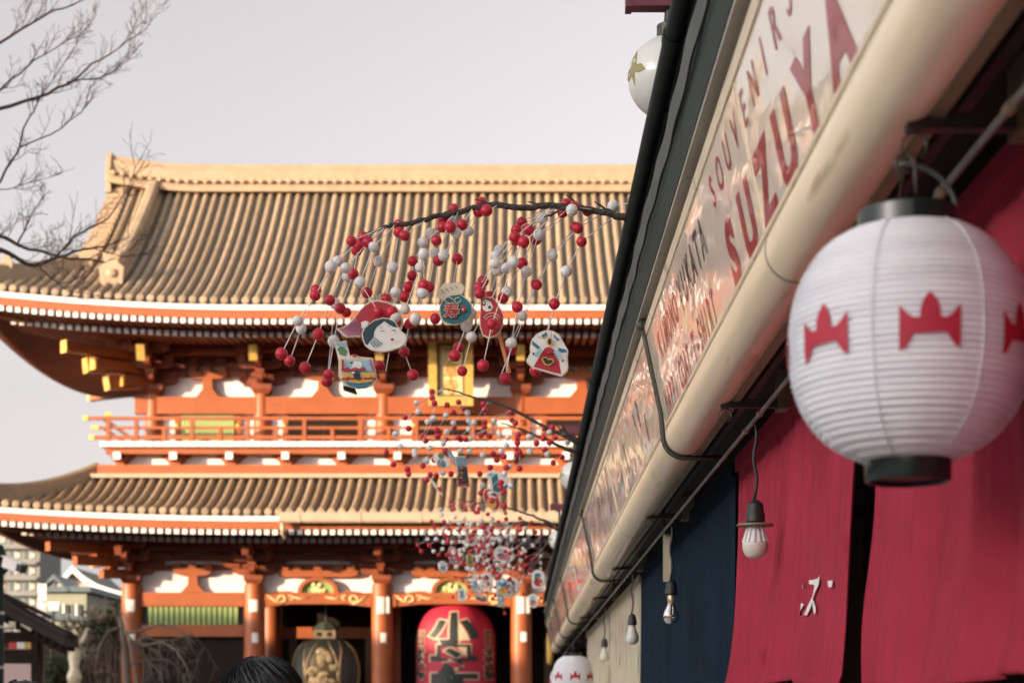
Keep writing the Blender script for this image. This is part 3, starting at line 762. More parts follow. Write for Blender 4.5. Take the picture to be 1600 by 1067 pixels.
# ---- name plaque
pl = thing('name_plaque', 'gilt framed vertical name plaque hung under the upper eave of the gate', 'plaque', (GX, GY-4.55, 11.6))
tilt = .17
def pt(a, b, t): return (a, -b*tilt+t, b)
pf = MB()
for x0, x1, z0, z1 in ((-.74,-.46,0,2.32), (.46,.74,0,2.32), (-.46,.46,0,.30), (-.46,.46,2.02,2.32)):
    pf.prism([(x0,z0),(x1,z0),(x1,z1),(x0,z1)], pt, -.16, .06)
obj('frame', pf, 'gold', pl, local=True)
pf = MB()
for x0, x1, z0, z1 in ((-.46,-.38,.30,2.02), (.38,.46,.30,2.02), (-.38,.38,.30,.38), (-.38,.38,1.94,2.02)): pf.prism([(x0,z0),(x1,z0),(x1,z1),(x0,z1)], pt, -.10, .02)
obj('inner_frame', pf, 'brown_wood', pl, local=True)
obj('panel', MB().prism([(-.38,.38),(.38,.38),(.38,1.94),(-.38,1.94)], pt, -.02, .04), 'gold_sheet', pl, local=True)
for i, ch in enumerate('浅草寺'):
    mb = text_mb(ch, lambda x, y: pt(x, 1.46-i*.5+y-.02, -.03), .52, .012)
    obj('character', mb, 'char_gold', pl, local=True)

# ---- big red paper lantern in the middle bay
CX, CY, CZ = (712-812)*58.1/F, 58.1, 3.1
rl = thing('paper_lantern', 'huge red paper lantern with bold black characters hanging in the gate opening', 'lantern', (CX, CY, 0))
LR = 1.36
def chp(h):                                  # radius at height h above the lantern middle
    q = abs(h)/1.95
    return LR*(1-.42*max(0, (q-.35)/.65)**2.4)
prof = []
nr = 52
for i in range(nr+1):
    h = -1.95+3.9*i/nr
    prof.append((chp(h)-.012*(i % 2), CZ+h))
obj('paper_body', MB().lathe(prof, (CX, CY, 0), 48), 'chochin_red', rl, smooth=True)
obj('top_cap', MB().lathe([(.80,CZ+1.93),(.84,CZ+1.95),(.84,CZ+2.16),(.78,CZ+2.2)], (CX, CY, 0), 32), 'black_gloss', rl)
obj('bottom_cap', MB().lathe([(.78,CZ-2.2),(.84,CZ-2.16),(.84,CZ-1.95),(.80,CZ-1.93)], (CX, CY, 0), 32), 'black_gloss', rl)
obj('hanger', MB().tube([(CX, CY, CZ+2.2), (CX, CY, 5.95)], .05, 8), 'iron', rl)
for i, ch in enumerate('小舟町'):
    zc = CZ+.72-i*.98
    for off, d, m, nm in ((.088, .012, 'cream_line', 'character_outline'), (.052, .022, 'ink', 'character')):
        def fn(x, y):
            h = zc+y-CZ; r = chp(min(1.9, h))+d
            a = -PI/2-.02+x*1.5/LR
            return (CX+r*math.cos(a), CY+r*math.sin(a), CZ+h)
        obj(nm, text_mb(ch, fn, 1.12, off, 12), m, rl)
for s in (-1, 1):
    for i, ch in enumerate('日本橋'):
        zc = CZ+.62-i*.56
        for off, d, m, nm in ((.035, .012, 'cream_line', 'side_character_outline'), (.014, .022, 'ink', 'side_character')):
            def fn(x, y):
                h = zc+y-CZ; r = chp(h)+d; a = -PI/2+s*1.02+x*1.1/LR
                return (CX+r*math.cos(a), CY+r*math.sin(a), CZ+h)
            obj(nm, text_mb(ch, fn, .58, off, 6), m, rl)
# ---- bronze lantern in the bay to the left
BX, BY = (509-812)*58.3/F, 58.3
bl = thing('bronze_lantern', 'round dark bronze lantern with gilt relief panel hanging left of the red lantern', 'lantern', (BX, BY, 0))
bz = 2.75
bprof = [(.62,bz-1.25),(.82,bz-1.05),(1.02,bz-.65),(1.12,bz-.1),(1.10,bz+.3),(.98,bz+.75),(.78,bz+1.05),(.5,bz+1.2)]
obj('body', MB().lathe(bprof, (BX, BY, 0), 32), 'bronze', bl, smooth=True)
def br(h):
    for (r0, z0), (r1, z1) in zip(bprof, bprof[1:]):
        if z0 <= h <= z1: return r0+(r1-r0)*(h-z0)/(z1-z0)
    return .5
for k in range(6):
    a0 = -PI/2-.02+PI/3*k
    for s in (-1, 1):
        pts = []
        for i in range(13):
            h = bz-1.1+2.2*i/12; r = br(h)+.02; w = .50*(1-.55*((i-6)/6)**2)
            pts.append((BX+r*math.cos(a0+s*w), BY+r*math.sin(a0+s*w), h))
        obj('rib', MB().tube(pts, .04, 5), 'bronze_gold', bl, smooth=True)
    pm = MB()
    def fn(i, j):
        h = bz-1.0+1.9*j; r = br(h)+.015; w = .40*(1-.55*((2*j-1))**2); a = a0+(2*i-1)*w
        return (BX+r*math.cos(a), BY+r*math.sin(a), h)
    pm.grid(fn, 6, 12)
    obj('panel', pm, 'bronze_dull' if k == 0 else 'bronze', bl, smooth=True)
    rel = MB()
    for q in range(34 if k == 0 else 0):
        h = rnd.uniform(bz-.85, bz+.75); w = .34*(1-.5*((h-bz)/1.0)**2); a = a0+rnd.uniform(-w, w); r = br(h)+.03
        rel.ell((BX+r*math.cos(a), BY+r*math.sin(a), h), rnd.uniform(.11, .20), .016, rnd.uniform(.10, .19), 9, 6)
    if k == 0:
        for t in range(7): rel.ell((BX-.05+.16*math.cos(t*PI/3.5), BY-1.14, bz-.5+.16*math.sin(t*PI/3.5)), .1, .05, .1, 8, 5)
        obj('gilt_relief', rel, 'bronze_gold', bl, smooth=True)
obj('collar', MB().box(BX-.36, BX+.36, BY-.36, BY+.36, bz+1.2, bz+1.48), 'bronze_gold', bl)
for q in (-.27, .08): obj('collar_grille', MB().box(BX+q, BX+q+.19, BY-.375, BY-.355, bz+1.27, bz+1.41), 'ink', bl)
obj('canopy', MB().lathe([(.50,bz+1.485),(.46,bz+1.56),(.36,bz+1.66),(.2,bz+1.76),(.05,bz+1.80)], (BX, BY, 0), 8), 'bronze', bl)
obj('hanger', MB().tube([(BX, BY, bz+1.78), (BX, BY, 5.9)], .04, 6), 'iron', bl)
# ================================================================== THE ROW OF STALLS ON THE RIGHT
Y0, Y1 = -1.6, 22.6
shop = thing('souvenir_stall_row', 'row of souvenir stalls with glossy cream sign band, dark gutter and cream pipe', 'shop row', (2.0, 10.5, 0))
def H(name, mb, m, parent=None, **k): return obj(name, mb, m, parent or shop, **k)
def pr(x, z): return (x, EYE+z)
def ext(name, pts, m, y0=Y0, y1=Y1, parent=None, smooth=False):
    return H(name, MB().prism([pr(a, b) for a, b in pts], lambda a, b, t: (a, t, b), y0, y1), m, parent, smooth=smooth)
seams = [-1.6, .05, 2.9, 4.87, 7.2, 9.6, 12.0, 14.5, 17.4, 20.0, 22.6]
# gutter in lengths with joint sleeves, its brackets and the cable tucked behind it
gs = [-1.6, 3.57, 7.3, 11.2, 15.0, 18.8, 22.6]
for a, b in zip(gs, gs[1:]):
    gm = H('gutter', MB().tube([(.318, a, EYE+1.39), (.318, b-.004, EYE+1.39)], .0195, 14), 'gutter', smooth='angle')
    H('gutter_joint', MB().tube([(.318, b-.05, EYE+1.39), (.318, b-.006, EYE+1.39)], .0225, 14), 'gutter', gm, smooth='angle')
for k in range(20):
    y = .6+k*1.13
    H('gutter_bracket', MB().bar((.338, y, EYE+1.395), (.46, y, EYE+1.36), .022, .012), 'gutter')
ext('eave_board', [(.345,1.345),(.36,1.345),(.36,1.40),(.345,1.40)], 'beam_green')
ext('eave_recess', [(.352,1.26),(.365,1.26),(.365,1.345),(.352,1.345)], 'gutter')
cb = []; rr = random.Random(3)
for k in range(90): cb.append((.339+rr.uniform(-.004, .004), Y0+.1+k*.268, EYE+1.318+.012*math.sin(k*.9)+rr.uniform(-.008, .008)))
H('eave_cable', MB().tube(cb, .0065, 6), 'gutter', smooth=True)
# corrugated edge of the translucent roof sheet
cm = MB(); n = 420
vs = []
for i in range(n+1):
    y = Y0+(Y1-Y0)*i/n; w = .0016*math.sin(y*17)+.0012*math.sin(y*5.1+1)
    vs += [(.327+w, y, EYE+1.232), (.319+w, y, EYE+1.272), (.325+w, y, EYE+1.276), (.333+w, y, EYE+1.234)]
cm.add(vs, [(i*4+c, (i+1)*4+c, (i+1)*4+(c+1) % 4, i*4+(c+1) % 4) for i in range(n) for c in range(4)])
H('sheet_edge', cm, 'strip_grey', smooth='angle')
for a, b in zip(gs, gs[1:]):
    bm_ = ext('fascia_beam', [(.337,1.118),(.345,1.118),(.345,1.222),(.337,1.222)], 'beam_green', a, b-.005)
    ext('lower_flange', [(.338,1.106),(.372,1.106),(.372,1.114),(.338,1.114)], 'flange', a, b-.005, bm_)
    ext('upper_flange', [(.338,1.224),(.372,1.224),(.372,1.230),(.338,1.230)], 'beam_green', a, b-.005, bm_)
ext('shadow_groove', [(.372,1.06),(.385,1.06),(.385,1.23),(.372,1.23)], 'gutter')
# tilted sign band
def SX(z): return .418-.2117*(z-.803)
def face(z, d=0): return (SX(z)-d*.978, EYE+z-d*.207)
ext('sign_head_frame', [(SX(1.077)-.004,1.077),(SX(1.060)-.004,1.060),(SX(1.060)+.015,1.060),(SX(1.077)+.015,1.088),(SX(1.088)-.001,1.088)], 'cream_frame')
panels = []
for a, b in zip(seams, seams[1:]):
    mb = MB().prism([(SX(.790),EYE+.790),(SX(1.0605),EYE+1.0605),(SX(1.0605)+.01,EYE+1.0605),(SX(.790)+.01,EYE+.790)], lambda p, q, t: (p, t, q), a+.003, b-.003)
    panels.append(H('sign_panel', mb, 'sign_film'))
    H('seam_trim', MB().prism([face(.80, .003), face(1.06, .003), face(1.06, -.004), face(.80, -.004)], lambda p, q, t: (p, t, q), b-.0028, b+.0028), 'cream_frame', panels[-1])
ext('sign_backing', [(SX(.785)+.012,.785),(SX(1.07)+.012,1.07),(SX(1.07)+.04,1.07),(SX(.785)+.04,.785)], 'dark_wood')
def panel_at(y):
    for i, (a, b) in enumerate(zip(seams, seams[1:])):
        if a <= y < b: return panels[i]
def lettering(s, ya, yb, z0, h, m, off=.02, xs=1.0, dy=0):
    """letters from far (ya) to near (yb) along the sign; each its own part of the panel it is printed on"""
    L = [c for c in s]
    for i, c in enumerate(L):
        if c == ' ': continue
        y = ya+(yb-ya)*i/(len(L)-1)
        def fn(px, py):
            z = z0+py*h/.73
            X, Z = face(z, .0012)
            return (X, y-px*h/.73*xs, Z)
        H('letter', text_mb(c, fn, 1.0, off), m, panel_at(y))
lettering('SUZUYA', 3.24, 2.18, .806, .118, 'letter_film', .05, 1.25)
lettering('SOUVENIRS', 3.32, 2.40, .975, .060, 'letter_film', .01, 1.1)
lettering('KIMONO', 4.62, 4.18, .945, .072, 'letter_film', .02, .9)
lettering('YUKATA', 4.04, 3.56, .942, .078, 'letter_film_dark', .02, .95)
lettering('HAPPI COAT·T-SHIRT', 4.73, 3.60, .808, .074, 'letter_film', .02, .75)
# illegible brushed strokes on the panels farther on
rs = random.Random(11)
for a, b, m in ((7.2, 9.6, 'letter_film_dark'), (9.6, 12.0, 'letter_film'), (12.0, 14.5, 'letter_film_dark'), (14.5, 17.4, 'letter_film'), (17.4, 20.0, 'letter_film'), (5.0, 7.1, 'letter_film_dark')):
    for k in range(6 if a < 6 else 16):
        y = a+.15+(b-a-.3)*rs.random()
        z0 = rs.uniform(.81, .95); z1 = z0+rs.uniform(.03, .1); w = rs.uniform(.008, .022)
        sl = rs.uniform(-.02, .02)
        q = [face(z0, .0012), face(min(1.055, z1), .0012)]
        H('brush_stroke', MB().add([(q[0][0], y-w, q[0][1]), (q[0][0], y+w*.6, q[0][1]), (q[1][0], y+w+sl, q[1][1]), (q[1][0], y-w+sl, q[1][1])], [(0,1,2,3)]), m, panel_at(y))
# cream pipe under the sign, in lengths with metal bands
for a, b in zip(seams, seams[1:]):
    p = H('cream_pipe', MB().tube([(.472, a, EYE+.775), (.472, b-.004, EYE+.775)], .056, 28), 'tube', smooth='angle')
    H('pipe_band', MB().tube([(.472, b-.016, EYE+.775), (.472, b-.005, EYE+.775)], .0575, 28), 'steel', p, smooth='angle')
ext('pipe_lip', [(.505,.724),(.522,.724),(.522,.745),(.505,.745)], 'lip')
ext('bead', [(SX(.800)-.003,.798),(SX(.806)-.003,.806),(SX(.806)+.004,.806),(SX(.80)+.004,.798)], 'cream_frame')
# dark straps bent round sign and pipe
for y in (-.2, 4.87, 9.6, 14.5, 17.4, 20.0, 22.4):
    pts = [(*[face(1.09, .008)[0]], y, face(1.09, .008)[1])]
    for z in (1.02, .95, .88, .84): X, Z = face(z, .008); pts.append((X, y, Z))
    for i in range(7):
        a = PI*(1.06+.50*i/6); pts.append((.472+.064*math.cos(a), y, EYE+.775+.064*math.sin(a)))
    pts += [(.53, y, EYE+.712), (.60, y, EYE+.714)]
    st = H('strap', MB().tube(pts, .0075, 7), 'iron', smooth=True)
    H('strap_bolt', MB().ball((pts[0][0]-.004, y, pts[0][2]), .014, 8, 6).box(pts[0][0]-.006, pts[0][0]+.03, y-.012, y+.012, pts[0][2]-.004, pts[0][2]+.022), 'iron', st)
# soffit, beam, arms, wall, roof
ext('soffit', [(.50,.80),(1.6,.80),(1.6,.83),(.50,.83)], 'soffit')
ext('soffit_batten', [(.575,.782),(.592,.782),(.592,.7995),(.575,.7995)], 'iron')
ext('front_beam', [(.660,.735),(.74,.735),(.74,.7995),(.660,.7995)], 'dark_wood')
for k in range(10):
    y = -.25+2.36*k if k < 2 else (4.06+2.385*(k-2))
    ar = H('arm', MB().bar((.478, y, EYE+.722), (.640, y, EYE+.722), .020, .020), 'iron')
    H('arm_plate', MB().box(.612, .658, y-.032, y+.032, EYE+.706, EYE+.798), 'lip', ar)
    H('hook_ring', MB().tube([(.488+.0, y+.016*math.cos(t), EYE+.692+.016*math.sin(t)) if False else (.488+.016*math.cos(t), y, EYE+.694+.016*math.sin(t)) for t in [2*PI*i/12 for i in range(13)]], 0.0018, 5, False), 'iron', ar, smooth=True)
for k in range(6): 
    y = 3.1+3.6*k
    H('rail_clip', MB().tube([(.566, y, EYE+.685), (.566, y, EYE+.80)], .006, 6), 'iron')
ra = H('rail', MB().tube([(.566, Y0, EYE+.692), (.566, Y1, EYE+.692)], .0055, 8), 'rail_grey', smooth=True)
for y in (1.95, 2.27, 4.0, 4.25, 6.3, 6.8, 9.0): H('rail_tie', MB().tube([(.566, y, EYE+.692), (.566, y+.03, EYE+.692)], .0085, 8), 'lip', ra)
for k in range(8):
    y = -1.4+3.3*k
    H('post', MB().box(.72, .80, y-.05, y+.05, 0, EYE+.735), 'dark_wood')
ext('noren_rod', [(.640,.728),(.650,.728),(.650,.738),(.640,.738)], 'dark_wood')
ext('back_wall', [(2.9,-1.6),(3.0,-1.6),(3.0,1.5),(2.9,1.5)], 'dark_wood')
for q in (Y1-.1, Y0): H('end_wall', MB().box(.805, 2.9, q, q+.1, 0, EYE+.79), 'dark_wood')
for y in (2.9, 7.2, 12.0, 17.4): H('partition', MB().box(1.2, 2.9, y-.03, y+.03, 0, EYE+.8), 'brown_wood')
ext('counter', [(.95,-1.6),(1.5,-1.6),(1.5,-.75),(.95,-.75)], 'brown_wood')
ro = ext('roof', [(.33,1.41),(.35,1.43),(1.75,2.15),(3.2,1.45),(3.2,1.40),(1.75,2.09),(.36,1.40)], 'stall_roof')
for k in range(48):
    y = Y0+.3+k*.5
    H('roof_seam', MB().bar((.36, y, EYE+1.447), (1.74, y, EYE+2.158), .03, .025), 'stall_roof', ro)

# ---- door curtains
def curtain(name, label, cat, y0, y1, ztop, zbot, m, far_swing=0, near_swing=0, amp=.016, seed=0, waves=8, x0=.650, hem=True, slit=None, flare=0.0, group=None, tilt_swing=-.04, flat=None):
    rc = random.Random(seed)
    ph = [rc.uniform(0, 6.28) for _ in range(6)]; fr = [rc.uniform(.7, 1.35) for _ in range(6)]
    def X(y, z):
        d = (ztop-z)/max(.2, ztop-zbot); L = (y-y0)/(y1-y0)
        a = amp*(.12+.88*min(1, d*1.25))
        if flat: a *= 1-.82*math.exp(-((L-flat[0])/.2)**2-((d-flat[1])/.3)**2)     # the cloth hangs smoother where it is printed
        s = sum(math.sin(2*PI*waves*fr[i]*L*(.6+.5*i)+ph[i]+d*(i-2)*.9)/(1.2+.7*i) for i in range(5))
        s += .5*math.sin(9*d+7*L+ph[5])*d*(1 if flat is None else .35)
        return x0+a*s*.62+tilt_swing*d*d
    def Y(i, j):
        d = j
        return y0+(y1-y0)*i+(flare*d**3*max(0, 2*i-1))+.015*d*math.sin(6*i+ph[0])
    def fn(i, j):
        y = Y(i, j); z = ztop+(zbot-ztop)*j+(.012*math.sin(9*i+ph[1])+.006*math.sin(23*i))*j**4
        return (X(y0+(y1-y0)*i, z), y, EYE+z)
    mb = MB().grid(fn, 260, 64)
    c = thing(name, label, cat, (x0, (y0+y1)/2, EYE+ztop), group)
    obj('cloth', mb, m, c, smooth=True)
    obj('heading', MB().box(x0-.012, x0+.004, y0, y1, EYE+ztop-.03, EYE+ztop+.012), m, c)
    if hem:
        hm = MB().grid(lambda i, j: tuple(Vector(fn(i, .965+.030*j))+Vector((-.0025-.001*math.sin(j*PI), 0, 0))), 110, 3)
        obj('hem', hm, m, c, smooth=True)
    return c, fn
c1, f1 = curtain('door_curtain', 'raspberry red door curtain carrying white brushed characters', 'curtain', 3.23, 5.06, .728, .045, 'noren_red', amp=.030, seed=5, waves=7, flat=(.2, .82), flare=.10, group='shop door curtains', tilt_swing=-.05)
c2, f2 = curtain('door_curtain', 'plain raspberry red door curtain directly behind the big white lantern', 'curtain', .55, 3.08, .728, .025, 'noren_red', amp=.032, seed=9, waves=8, flare=.0, group='shop door curtains', tilt_swing=-.035)
c3, f3 = curtain('door_curtain', 'long navy blue door curtain with two bulbs hanging before it', 'curtain', 5.14, 9.05, .725, -.35, 'noren_blue', amp=.012, seed=13, waves=9, group='shop door curtains', tilt_swing=-.01)
c5, f5 = curtain('door_curtain', 'narrow black cloth in the gap between the two red curtains', 'curtain', 2.72, 3.50, .715, -.2, 'noren_blue', amp=.01, seed=23, waves=3, x0=.705, hem=False, group='shop door curtains', tilt_swing=0)
c4, f4 = curtain('cloth_banner', 'cream printed cloth banner next to the blue curtain, pale red streaks along its top', 'banner', 9.15, 12.3, .70, -.45, 'banner', amp=.006, seed=15, waves=3, hem=False, group='cream cloth banners', tilt_swing=-.01)
c6, f6 = curtain('cloth_banner', 'cream printed cloth banner beyond the dark slit, farther down the stalls', 'banner', 12.4, 16.4, .70, -.45, 'banner', amp=.006, seed=16, waves=3, hem=False, group='cream cloth banners', tilt_swing=-.01)
for c, f, n in ((c4, f4, 9), (c6, f6, 10)):
    for k in range(n):
        i0 = .04+.92*k/(n-1); ln = rs.uniform(.16, .42)
        m = MB().grid(lambda i, j: tuple(Vector(f(i0+(.010+.006*math.sin(j*9+k))*i, .04+ln*j))+Vector((-.003, 0, 0))), 1, 8)
        obj('streak', m, 'print_pink' if k % 3 else 'print_grey', c)
# white strokes on the red curtain
def on_curtain(f, poly):
    """poly in curtain coordinates (i along, j down), laid on the folded cloth"""
    cx = sum(p[0] for p in poly)/len(poly); cy = sum(p[1] for p in poly)/len(poly); n = len(poly)
    mb = MB(); K = 8
    vs = [Vector(f(cx, cy))+Vector((-.006, 0, 0))]
    for k in range(1, K+1):
        for e in range(n*8):
            a = poly[e//8]; b = poly[(e//8+1) % n]; t = (e % 8)/8
            px = a[0]+(b[0]-a[0])*t; py = a[1]+(b[1]-a[1])*t
            vs.append(Vector(f(cx+(px-cx)*k/K, cy+(py-cy)*k/K))+Vector((-.006, 0, 0)))
    fs = []; N = n*8
    for e in range(N): fs.append((0, 1+e, 1+(e+1) % N))
    for k in range(K-1):
        for e in range(N): fs.append((1+k*N+e, 1+(k+1)*N+e, 1+(k+1)*N+(e+1) % N, 1+k*N+(e+1) % N))
    return mb.add(vs, fs)
def px_on(f, poly, zt, zb, y0, y1, xp=.61):
    """photo pixels of a mark on the cloth turned into cloth coordinates"""
    out = []
    for u, v in poly:
        y = xp*F/(u-812); z = (1105-v)*y/F
        out.append((min(.99, max(.01, (y-y0)/(y1-y0))), min(.99, max(.01, (z-zt)/(zb-zt)))))
    return out
for poly in ([(1252,907),(1267,903),(1269,896),(1271,905),(1266,918),(1262,914),(1252,913)],
             [(1262,914),(1266,918),(1260,940),(1254,962),(1250,962),(1256,938)],
             [(1260,936),(1264,938),(1270,955),(1267,958)],
             [(1242,914),(1246,913),(1246,921),(1242,922)],
             [(1287,907),(1293,906),(1293,916),(1288,917)],
             [(1246,944),(1249,946),(1243,966),(1238,962)]):
    obj('white_stroke', on_curtain(f1, px_on(f1, poly, .728, .045, 3.23, 5.06)), 'cloth_white', c1)

# ---- hanging bulbs
def bulb(name, label, y, kind, x=.566, drop=None, zc=None):
    b = thing(name, label, 'light bulb', (x, y, EYE+.684), 'bulbs hanging from the rail')
    ts = EYE+zc                                 # top of the socket
    rr = random.Random(int(y*100))
    L = EYE+.684-ts
    obj('cord', MB().tube([(x+.004*math.sin(k*1.3), y+.003*math.cos(k*1.7), EYE+.684-L*k/8) for k in range(9)], .0042, 6), 'cord', b, smooth=True)
    obj('socket', MB().lathe([(.008,0),(.012,-.004),(.019,-.010),(.021,-.030),(.0235,-.034),(.0235,-.052),(.020,-.056)], (x, y, ts), 20), 'cord', b, smooth='angle')
    if kind == 'led':
        obj('collar_disc', MB().lathe([(.02,-.056),(.044,-.058),(.045,-.062),(.02,-.064)], (x, y, ts), 28), 'lip', b)
        bd = obj('bulb_body', MB().lathe([(.013,-.060),(.017,-.066),(.026,-.092),(.0295,-.102)], (x, y, ts), 24), 'bulb_fin', b, smooth='angle')
        for k in range(14):
            a = 2*PI*k/14; ca, sa = math.cos(a), math.sin(a)
            obj('fin', MB().bar((x+.018*ca, y+.018*sa, ts-.066), (x+.0295*ca, y+.0295*sa, ts-.101), .003, .006), 'bulb_fin', bd)
        obj('diffuser', MB().lathe([(.0305,-.102),(.0312,-.110),(.0300,-.120),(.0250,-.131),(.0160,-.138),(.0050,-.141)], (x, y, ts), 28), 'bulb_frost', b, smooth=True)
    elif kind == 'clear':
        obj('cap', MB().lathe([(.0135,-.056),(.0150,-.060),(.0150,-.084),(.0120,-.090)], (x, y, ts), 18), 'brass', b, smooth='angle')
        obj('glass', MB().lathe([(.0130,-.086),(.0150,-.096),(.0260,-.118),(.0300,-.134),(.0280,-.148),(.0190,-.160),(.0050,-.164)], (x, y, ts), 24), 'glass', b, smooth=True)
        obj('filament', MB().tube([(x-.006, y, ts-.09), (x-.008, y, ts-.125), (x, y+.003, ts-.131), (x+.008, y, ts-.125), (x+.006, y, ts-.09)], .0010, 4), 'brass', b)
    else:
        obj('diffuser', MB().lathe([(.0135,-.056),(.0160,-.066),(.0250,-.092),(.0320,-.112),(.0330,-.124),(.0290,-.140),(.0190,-.151),(.0050,-.154)], (x, y, ts), 24), 'bulb_frost', b, smooth=True)
    return b
bulb('light_bulb', 'white bulb with cooling fins under a flat disc, hanging before the red curtain', 4.10, 'led', zc=.498)
bulb('light_bulb', 'clear glass bulb in a brass cap, hanging before the blue curtain', 6.37, 'clear', zc=.476)
bulb('light_bulb', 'frosted bulb hanging at the far edge of the blue curtain', 8.58, 'frost', zc=.471)
bulb('light_bulb', 'smallest greyish bulb hanging before the cream banner', 11.4, 'frost', zc=.46)
tg = tag(obj('wooden_tag', MB().bar((.585, 6.78, EYE+.69), (.585, 6.78, EYE+.50), .03, .006, up=(0,1,0)), 'banner'), 'blank wooden slip hanging beside the clear bulb', 'tag')

# ---- white lanterns with the red crown-shaped mark
def lrad(z): return .147*max(.02, 1-abs(z/(.150 if z < 0 else .152))**2.35)**(1/2.35)
def lrad_s(z): return lrad(z)
EMB = [(-102,53),(-88,40),(-72,22),(-54,12),(-34,13),(-33,40),(-22,72),(0,98),(22,72),(33,40),(34,14),(55,12),(74,24),(89,43),(103,57),(103,-88),(84,-78),(66,-54),(54,-37),(-54,-42),(-64,-58),(-80,-84),(-102,-97)]
def lantern(label, loc, rot, group, cable=False):
    t = thing('round_lantern', label, 'lantern', loc, group); t.rotation_euler.z = rot
    prof = []; N = 144
    for i in range(N+1):
        z = -.145+.285*i/N
        rib = -(.0042+.0012*math.sin(i*1.9))*(.5+.5*math.cos(2*PI*i/4+.25*math.sin(i*.37)))**2
        prof.append((lrad_s(z)+rib, z))
    ly = obj('shade', MB().lathe(prof, (0,0,0), 64), 'lantern_white', t, local=True, smooth=True)
    for k in range(7):
        a0 = 2*PI*k/7
        bm = bmesh.new(); bm.faces.new([bm.verts.new((p/1000*.345, q/1000*.35, 0)) for p, q in EMB])
        for c in range(1, 12):
            bmesh.ops.bisect_plane(bm, geom=bm.verts[:]+bm.edges[:]+bm.faces[:], plane_co=(-.037+.0062*c, 0, 0), plane_no=(1,0,0))
        for c in range(1, 18):
            bmesh.ops.bisect_plane(bm, geom=bm.verts[:]+bm.edges[:]+bm.faces[:], plane_co=(0, -.026+.004*c, 0), plane_no=(0,1,0))
        bm.verts.index_update(); mb = MB()
        def fn(v):
            z = v.co.y-.003; r = lrad_s(z)+.0012; a = a0+v.co.x/.147; return (r*math.cos(a), r*math.sin(a), z)
        mb.add([fn(v) for v in bm.verts], [tuple(v.index for v in f.verts) for f in bm.faces]); bm.free()
        obj('crown_mark', mb, 'emblem_red', ly, local=True, smooth=True)
        a1 = a0+PI/7
        obj('paper_seam', MB().tube([((lrad_s(z)+.0006)*math.cos(a1), (lrad_s(z)+.0006)*math.sin(a1), z) for z in [-.143+.281*i/24 for i in range(25)]], .0009, 4), 'lantern_white', ly, local=True, smooth=True)
    obj('bottom_ring', MB().lathe([(.047,-.140),(.047,-.168),(.050,-.170),(.0525,-.167),(.0525,-.140)], (0,0,0), 40), 'black_gloss', t, local=True, smooth='angle')
    obj('bottom_disc', MB().lathe([(.049,-.163),(.049,-.158)], (0,0,0), 32), 'maroon', t, local=True)
    obj('top_ring', MB().lathe([(.062,.132),(.062,.162),(.059,.165),(.055,.160),(.055,.132)], (0,0,0), 40), 'black_gloss', t, local=True, smooth='angle')
    obj('hanging_wire', MB().tube([(-.055, 0, .17), (-.05, 0, .21), (0, 0, .235), (.05, 0, .21), (.055, 0, .17)], .0022, 5), 'iron', t, local=True, smooth=True)
    return t
Lg = 'white lanterns marked with red crowns'
l1 = lantern('large white ribbed paper lantern with red crown marks hanging before the red curtain', (.480, 2.11, EYE+.448), R(-90)+R(-3), Lg)
cbl = thing('lantern_cable', 'pale cable looping from the arm down to the large white lantern', 'cable', (.49, 2.11, EYE+.70))
obj('wire', MB().tube([(.466+.072*math.sin(t*1.5), 2.10, EYE+.600+.068*math.cos(t*1.5)+.006*t) for t in [i/12 for i in range(13)]], .0032, 7), 'strip_grey', cbl, smooth=True)
obj('loop', MB().tube([(.476+.012*math.cos(t), 2.11, EYE+.672+.012*math.sin(t)) for t in [2*PI*i/12 for i in range(13)]], .0025, 5), 'iron', cbl, smooth=True)
lantern('small distant white lantern with red crown marks below the far end of the cream pipe', ((895-812)*12.2/F, 12.2, EYE+(1105-1055)*12.2/F), R(-90)+R(5), Lg)
lantern('white crown lantern half hidden behind the small distant one', ((884-812)*15.5/F, 15.5, EYE+(1105-1064)*15.5/F), R(-90)+R(25), Lg)
# yellow disc sign and white board at the far end of the stalls
ds = thing('disc_sign', 'round yellow disc sign seen edge-on at the far end of the stalls', 'sign', ((861-812)*22/F, 22.75, EYE+(1105-1008)*22/F))
obj('disc', MB().lathe([(.02,-.03),(.22,-.03),(.235,0),(.22,.03),(.02,.03)], (0,0,0), 28), 'yellow', ds, local=True, smooth='angle'); ds.children[0].rotation_euler = (R(6), R(90), R(10))
obj('hanger', MB().tube([(0,0,.25),(0,0,.55)], .012, 6), 'iron', ds, local=True)

